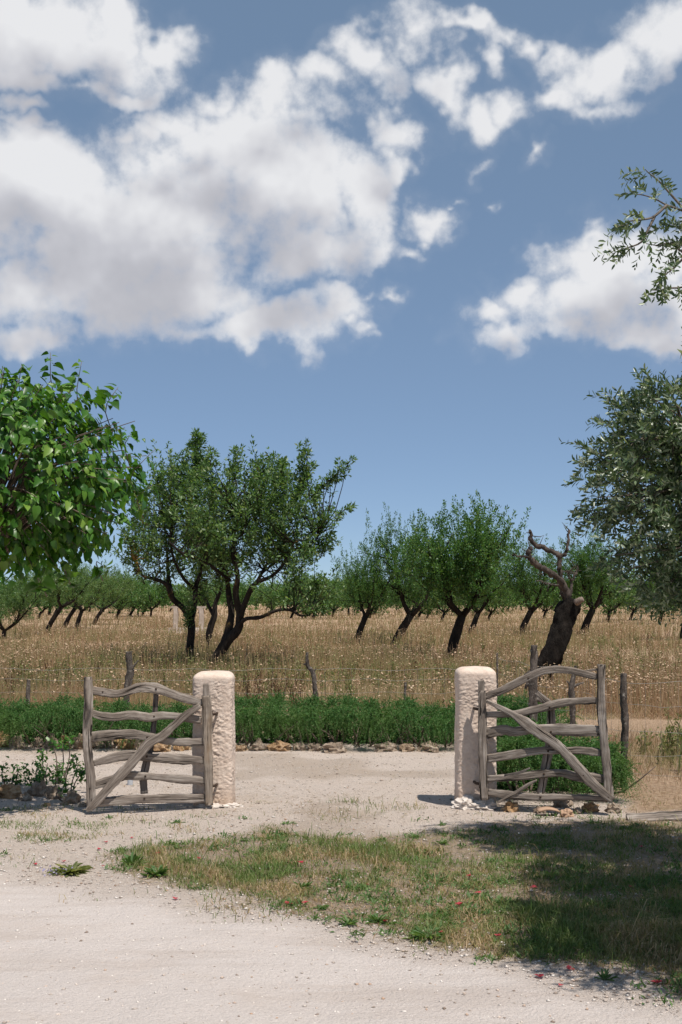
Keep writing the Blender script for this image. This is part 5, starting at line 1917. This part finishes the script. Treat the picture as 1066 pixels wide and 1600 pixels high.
# sparse straw and litter lying on the yard
n = 26000
py = rng.uniform(1170, 1580, n)
Y = F * CAM_H / (py - HY)
X = (rng.uniform(-60, 1130, n) - HX) / F * Y
dens = np.maximum(0.5 * sstep(fbm(X, Y, 1.1, 4), 0.47, 0.65) * (1 - 0.85 * road_mask(X, Y)), np.maximum(0.7 * (verge_mask(X, Y) > 0.15), 1.0 * (field_mask(X, Y) > 0.5)))
k = (rng.random(n) < dens) & (road_mask(X, Y) < 0.5)
X, Y = X[k], Y[k]
n = len(X)
a = rng.uniform(0, 6.283, n)
L = rng.uniform(0.02, 0.11, n)
d = np.stack([np.cos(a), np.sin(a), rng.uniform(-0.02, 0.25, n)], -1)
p = np.stack([X, Y, gz(X, Y) + 0.004], -1)
s = np.stack([-np.sin(a), np.cos(a), np.zeros(n)], -1) * 0.0026
v = np.stack([p - s, p + s, p + d * L[:, None] + s * 0.5, p + d * L[:, None] - s * 0.5], 1).reshape(-1, 3)
tag(obj('straw_litter', mesh_from('straw_litter', v, np.arange(n * 4).reshape(n, 4)), mat_dry), 'dry straw and stalks lying loose over gravel and soil', 'straw', kind='stuff')

# the dry field
n = 340000
py = HY + 7 + (1125 - HY - 7) * rng.random(n) ** 1.15
Y = F * CAM_H / (py - HY)
X = (rng.uniform(-90, 1160, n) - HX) / F * Y
k = (Y > 16.7) & ((X < 2.3) | (Y > 16.7))
X, Y = X[k], Y[k]
n = len(X)
tall = sstep(fbm(X, Y, 0.23, 4), 0.36, 0.62)
h = (0.06 + 0.26 * rng.random(n) ** 2.6) * (0.45 + 0.85 * tall) * (0.45 + 0.55 * sstep(Y, 17.5, 20.5))
h = np.where(Y < 22, h * 1.0, h)
bare = sstep(fbm(X + 90, Y * 0.5, 0.35, 3), 0.60, 0.70)
h *= 1 - 0.75 * bare
w = np.maximum(0.005, 0.00042 * Y) * rng.uniform(0.6, 1.4, n)
v, tr, q = blades(np.stack([X, Y, gz(X, Y) - 0.02], -1), h, w, 1.7, rng, 1)
tag(obj('dry_meadow', mesh_from('dry_meadow', v, tr), mat_dry), 'tall bleached dry grass filling the orchard field', 'grass', kind='stuff')
# a little straw growth on the right side in front of the fence
n = 9000
X = rng.uniform(2.6, 5.0, n)
Y = rng.uniform(10.9, 16.6, n)
k = rng.random(n) < 0.25 + 0.75 * sstep(Y, 12.2, 13.5)
X, Y = X[k], Y[k]
n = len(X)
v, tr, q = blades(np.stack([X, Y, gz(X, Y) - 0.01], -1), rng.uniform(0.04, 0.22, n) * (0.4 + sstep(Y, 12, 14)), rng.uniform(0.004, 0.007, n), 0.9, rng, 1)
tag(obj('straw_growth', mesh_from('straw_growth', v, tr), mat_dry), 'low dry straw growing on the ochre soil by the wire fence', 'grass', kind='stuff')

# seed heads on stalks
n = 60000
py = HY + 9 + (1120 - HY - 9) * rng.random(n) ** 1.1
Y = F * CAM_H / (py - HY)
X = (rng.uniform(-90, 1160, n) - HX) / F * Y
k = (Y > 17.6) & (rng.random(n) < 0.12 + 0.9 * sstep(fbm(X + 5, Y, 0.21, 4), 0.36, 0.60)) & (rng.random(n) < 0.25 + 0.75 * sstep(Y, 18, 27) + 0.3 * (X > 2))
X, Y = X[k], Y[k]
n = len(X)
h = rng.uniform(0.22, 0.68, n) * (0.7 + 0.5 * fbm(X, Y, 0.3, 3))
base = np.stack([X, Y, gz(X, Y)], -1)
tipo = np.stack([rng.normal(0, 0.06, n), rng.normal(0, 0.06, n), h], -1)
r_ = rng.uniform(0.010, 0.024, n) * np.maximum(1.0, Y / 34.0) ** 0.6
g = Geo()
tip = base + tipo
K = 5
ang = np.arange(K) * 6.2832 / K
tilt = rng.normal(0, 0.35, (n, 2))
ring = np.stack([np.cos(ang), np.sin(ang), np.zeros(K)], -1)[None] * r_[:, None, None]
ring = np.repeat(ring, 1, 0) + np.zeros((n, 1, 1))
ring[..., 2] = ring[..., 0] * tilt[:, :1] + ring[..., 1] * tilt[:, 1:] + r_[:, None] * 0.35
ring *= rng.uniform(0.75, 1.2, (n, K, 1))
ctop = tip + np.array([0, 0, 1.0]) * (r_ * 0.62)[:, None]
V = np.concatenate([tip[:, None], ctop[:, None], tip[:, None] + ring], 1)
b_ = np.arange(n)[:, None, None] * (K + 2)
fc = np.array([[1, 2 + i, 2 + (i + 1) % K] for i in range(K)])
g.add(V.reshape(-1, 3), (fc[None] + b_).reshape(-1, 3))
tag(obj('seed_heads', g.mesh('seed_heads'), mat_seed), 'pale dried flower heads standing all over the field', 'wildflowers', kind='stuff')
sw = np.maximum(0.0022, 0.00016 * Y)
v = np.stack([base - np.array([1, 0, 0]) * sw[:, None], base + np.array([1, 0, 0]) * sw[:, None], tip + np.array([0.6, 0, 0]) * sw[:, None], tip - np.array([0.6, 0, 0]) * sw[:, None]], 1)
tag(obj('flower_stalks', mesh_from('flower_stalks', v.reshape(-1, 3), np.arange(n * 4).reshape(n, 4)), mat_dry), 'thin dry stalks carrying the flower heads in the field', 'wildflowers', kind='stuff')

# dark dead weeds among the straw, green weeds in patches
def weed_clump(rng, X, Y, H, stems, leafn, g, ll):
    z0 = gz1(X, Y)
    for i in range(stems):
        tip = np.array([X + rng.normal(0, 0.12 * H + 0.02), Y + rng.normal(0, 0.1), z0 + H * rng.uniform(0.55, 1.0)])
        b0 = np.array([X + rng.normal(0, 0.06), Y + rng.normal(0, 0.06), z0 - 0.02])
        g.tube([b0, (b0 + tip) / 2 + rng.normal(0, 0.02, 3), tip], [0.008, 0.006, 0.003], 3, 4, cap=False)
        c = b0 + (tip - b0) * rng.uniform(0.15, 1.0, leafn)[:, None] + rng.normal(0, 0.022, (leafn, 3))
        v, f_ = leaf_quads(c, unit(rdir(rng, leafn) + [0, 0, 0.5]), rdir(rng, leafn), ll * rng.uniform(0.5, 1.3, leafn), ll * 0.5 * rng.uniform(0.5, 1.2, leafn), 0.1)
        g.add(v, None, f_)


g = Geo()
for i in range(420):
    py = rng.uniform(958, 1088)
    Yw = F * CAM_H / (py - HY)
    weed_clump(rng, (rng.uniform(0, 1066) - HX) / F * Yw, Yw, rng.uniform(0.3, 0.6), 3, 11, g, 0.04)
for (px, py, H) in [(380, 1120, 0.75), (395, 1122, 0.7), (430, 1115, 0.8), (455, 1112, 0.75), (408, 1118, 0.6), (440, 1120, 0.7), (462, 1118, 0.6), (420, 1110, 0.6), (320, 1100, 0.6), (18, 1095, 0.5), (640, 1090, 0.5)]:
    Yw = max(17.9, F * CAM_H / (py - HY))
    weed_clump(rng, (px - HX) / F * Yw, Yw, H, 6, 22, g, 0.04)
tag(obj('dead_weeds', g.mesh('dead_weeds'), mat_thistle), 'dark brown dead weed stalks scattered through the field', 'weeds', kind='stuff')
g = Geo()
for i in range(1700):
    py = HY + 16 + 140 * rng.random() ** 1.0
    Yw = F * CAM_H / (py - HY)
    Xw = (rng.uniform(-20, 1090) - HX) / F * Yw
    if float(fbm(np.array([Xw + 40]), np.array([Yw]), 0.12, 3)[0]) < 0.40:
        continue
    weed_clump(rng, Xw, Yw, rng.uniform(0.25, 0.58), 3, 13, g, 0.06)
for i in range(16):
    weed_clump(rng, 3.35 + rng.random() * 1.3, 13.2 + rng.random() * 2.0, rng.uniform(0.3, 0.6), 5, 18, g, 0.05)
tag(obj('field_weeds', g.mesh('field_weeds'), mat_fweed), 'scattered green weeds growing up through the dry field grass', 'weeds', kind='stuff')


# -- single weeds on the verge
def rosette(px, py, R, n, label, seed, mat=mat_weed, up=0.5, lw=0.15):
    rng = np.random.default_rng(seed)
    X, Y = gnd(px, py)
    a = rng.uniform(0, 6.283, n)
    el_ = rng.uniform(0.1, 1.2, n) * up
    d = np.stack([np.cos(a) * np.cos(el_), np.sin(a) * np.cos(el_), np.sin(el_)], -1)
    L = R * rng.uniform(0.55, 1.15, n)
    s = np.stack([-np.sin(a), np.cos(a), np.zeros(n)], -1)
    W_ = (L * lw)[:, None]
    o = np.stack([rng.normal(0, R * 0.14, n), rng.normal(0, R * 0.14, n), np.full(n, 0.003)], -1)
    L = L[:, None]
    dn = np.array([0, 0, -1.0])
    v = np.stack([o, o + d * L * 0.45 + s * W_ * 0.5, o + d * L * 0.8 + s * W_ * 0.45 + dn * L * 0.06, o + d * L + dn * L * 0.18, o + d * L * 0.8 - s * W_ * 0.45 + dn * L * 0.06, o + d * L * 0.45 - s * W_ * 0.5], 1)
    v[..., 2] = np.maximum(v[..., 2], 0.002)
    b_ = np.arange(n)[:, None] * 6
    q = np.concatenate([b_ + np.array([[0, 1, 2, 3]]), b_ + np.array([[0, 3, 4, 5]])])
    o_ = obj('weed', mesh_from('weed', v.reshape(-1, 3), q), mat, None, (X, Y, gz1(X, Y)))
    tag(o_, label, 'weed', 'green weeds on the verge')


rosette(670, 1467, 0.125, 46, 'largest grey-green weed rosette, flat on the edge of the track', 1, lw=0.16)
rosette(474, 1388, 0.075, 40, 'bright compact green weed standing in the dry verge grass', 2, up=0.9)
rosette(590, 1444, 0.080, 34, 'green weed with a fallen petal at its side', 3, up=0.8)
rosette(244, 1368, 0.10, 60, 'dense dark green weed at the verge tip facing the track', 4, up=0.9, lw=0.18)
rosette(208, 1352, 0.11, 50, 'pale green bushy weed at the tip of the verge grass', 5, up=1.0, lw=0.18)
rosette(110, 1362, 0.13, 150, 'wide flat straggling weed on bare gravel with purple flowers beside it', 6, up=0.45, lw=0.13, mat=mat_fweed)
rosette(545, 1448, 0.07, 34, 'small green weed just outside the verge grass', 7, up=0.9)
rosette(278, 1286, 0.06, 30, 'small green weed growing on gravel in front of a gate leaf', 8, up=0.6)
rosette(500, 1423, 0.06, 30, 'low grey weed next to two red petals', 9, up=0.4, lw=0.18)
rosette(265, 1318, 0.055, 26, 'small bright weed on the upper edge of the verge grass', 10, up=1.0)
rosette(382, 1315, 0.05, 26, 'little green tuft among dried verge grass', 11, up=1.0)
rosette(945, 1530, 0.06, 30, 'green weed at the shaded corner of the verge', 12, up=1.0)
rosette(690, 1320, 0.07, 30, 'green weed near the plastered foot of a pillar', 13, up=0.8)
# purple-flowered patch by the wide weed
rng = np.random.default_rng(44)
X, Y = gnd(86, 1366)
n = 40
p = rng.normal(0, 0.05, (n, 3)) * [1, 0.8, 0.25] + [0, 0, 0.025]
p[:, 2] = np.abs(p[:, 2])
v, f_ = leaf_quads(p, unit(rdir(rng, n) + [0, 0, 0.6]), rdir(rng, n), rng.uniform(0.012, 0.024, n), rng.uniform(0.01, 0.016, n))
mat_purple = leaf_mat('faded_mauve_flower', [(0, (0.26, 0.22, 0.36)), (1, (0.50, 0.47, 0.58))], 0.7, 0.2, 0.1, tcol=(1, 1, 1))
tag(obj('flower_patch', mesh_from('flower_patch', v, f_), mat_purple, None, (X, Y, gz1(X, Y))), 'small patch of faded mauve flowers on the gravel by the wide weed', 'flowers')

# fallen bougainvillea bracts
rng = np.random.default_rng(55)
PET = [(470, 1357), (450, 1421), (477, 1420), (718, 1425), (748, 1400), (834, 1393), (778, 1470), (890, 1516), (844, 1528), (1028, 1537), (602, 1447), (690, 1466), (733, 1372), (1002, 1327), (256, 1328), (247, 1338),
       (311, 1345), (166, 1316), (206, 1310), (56, 1349), (155, 1326), (161, 1354), (452, 1355), (274, 1406), (1062, 1318), (876, 1541), (985, 1390), (575, 1390), (100, 1345)]
for i, (px, py) in enumerate(PET):
    X, Y = gnd(px, py)
    n = 3
    R = rng.uniform(0.012, 0.021) * (1.15 if i < 10 else 0.8)
    a = np.arange(n) * 2.1 + rng.uniform(0, 6)
    d = unit(np.stack([np.cos(a), np.sin(a), rng.uniform(0.25, 0.9, n)], -1))
    v, f_ = leaf_quads(np.zeros((n, 3)) + [0, 0, 0.002], d, np.tile([0, 0, 1.0], (n, 1)), np.full(n, R * 1.5), np.full(n, R * 1.5), 0.1)
    on_grass = float(verge_mask(np.array([X]), np.array([Y]))[0])
    tag(obj('fallen_petal', mesh_from('fallen_petal', v, f_), mat_petal, None, (X, Y, gz1(X, Y) + 0.003 + 0.02 * on_grass)), 'small fallen red papery petal lying on the verge or gravel', 'petal', 'fallen red petals')
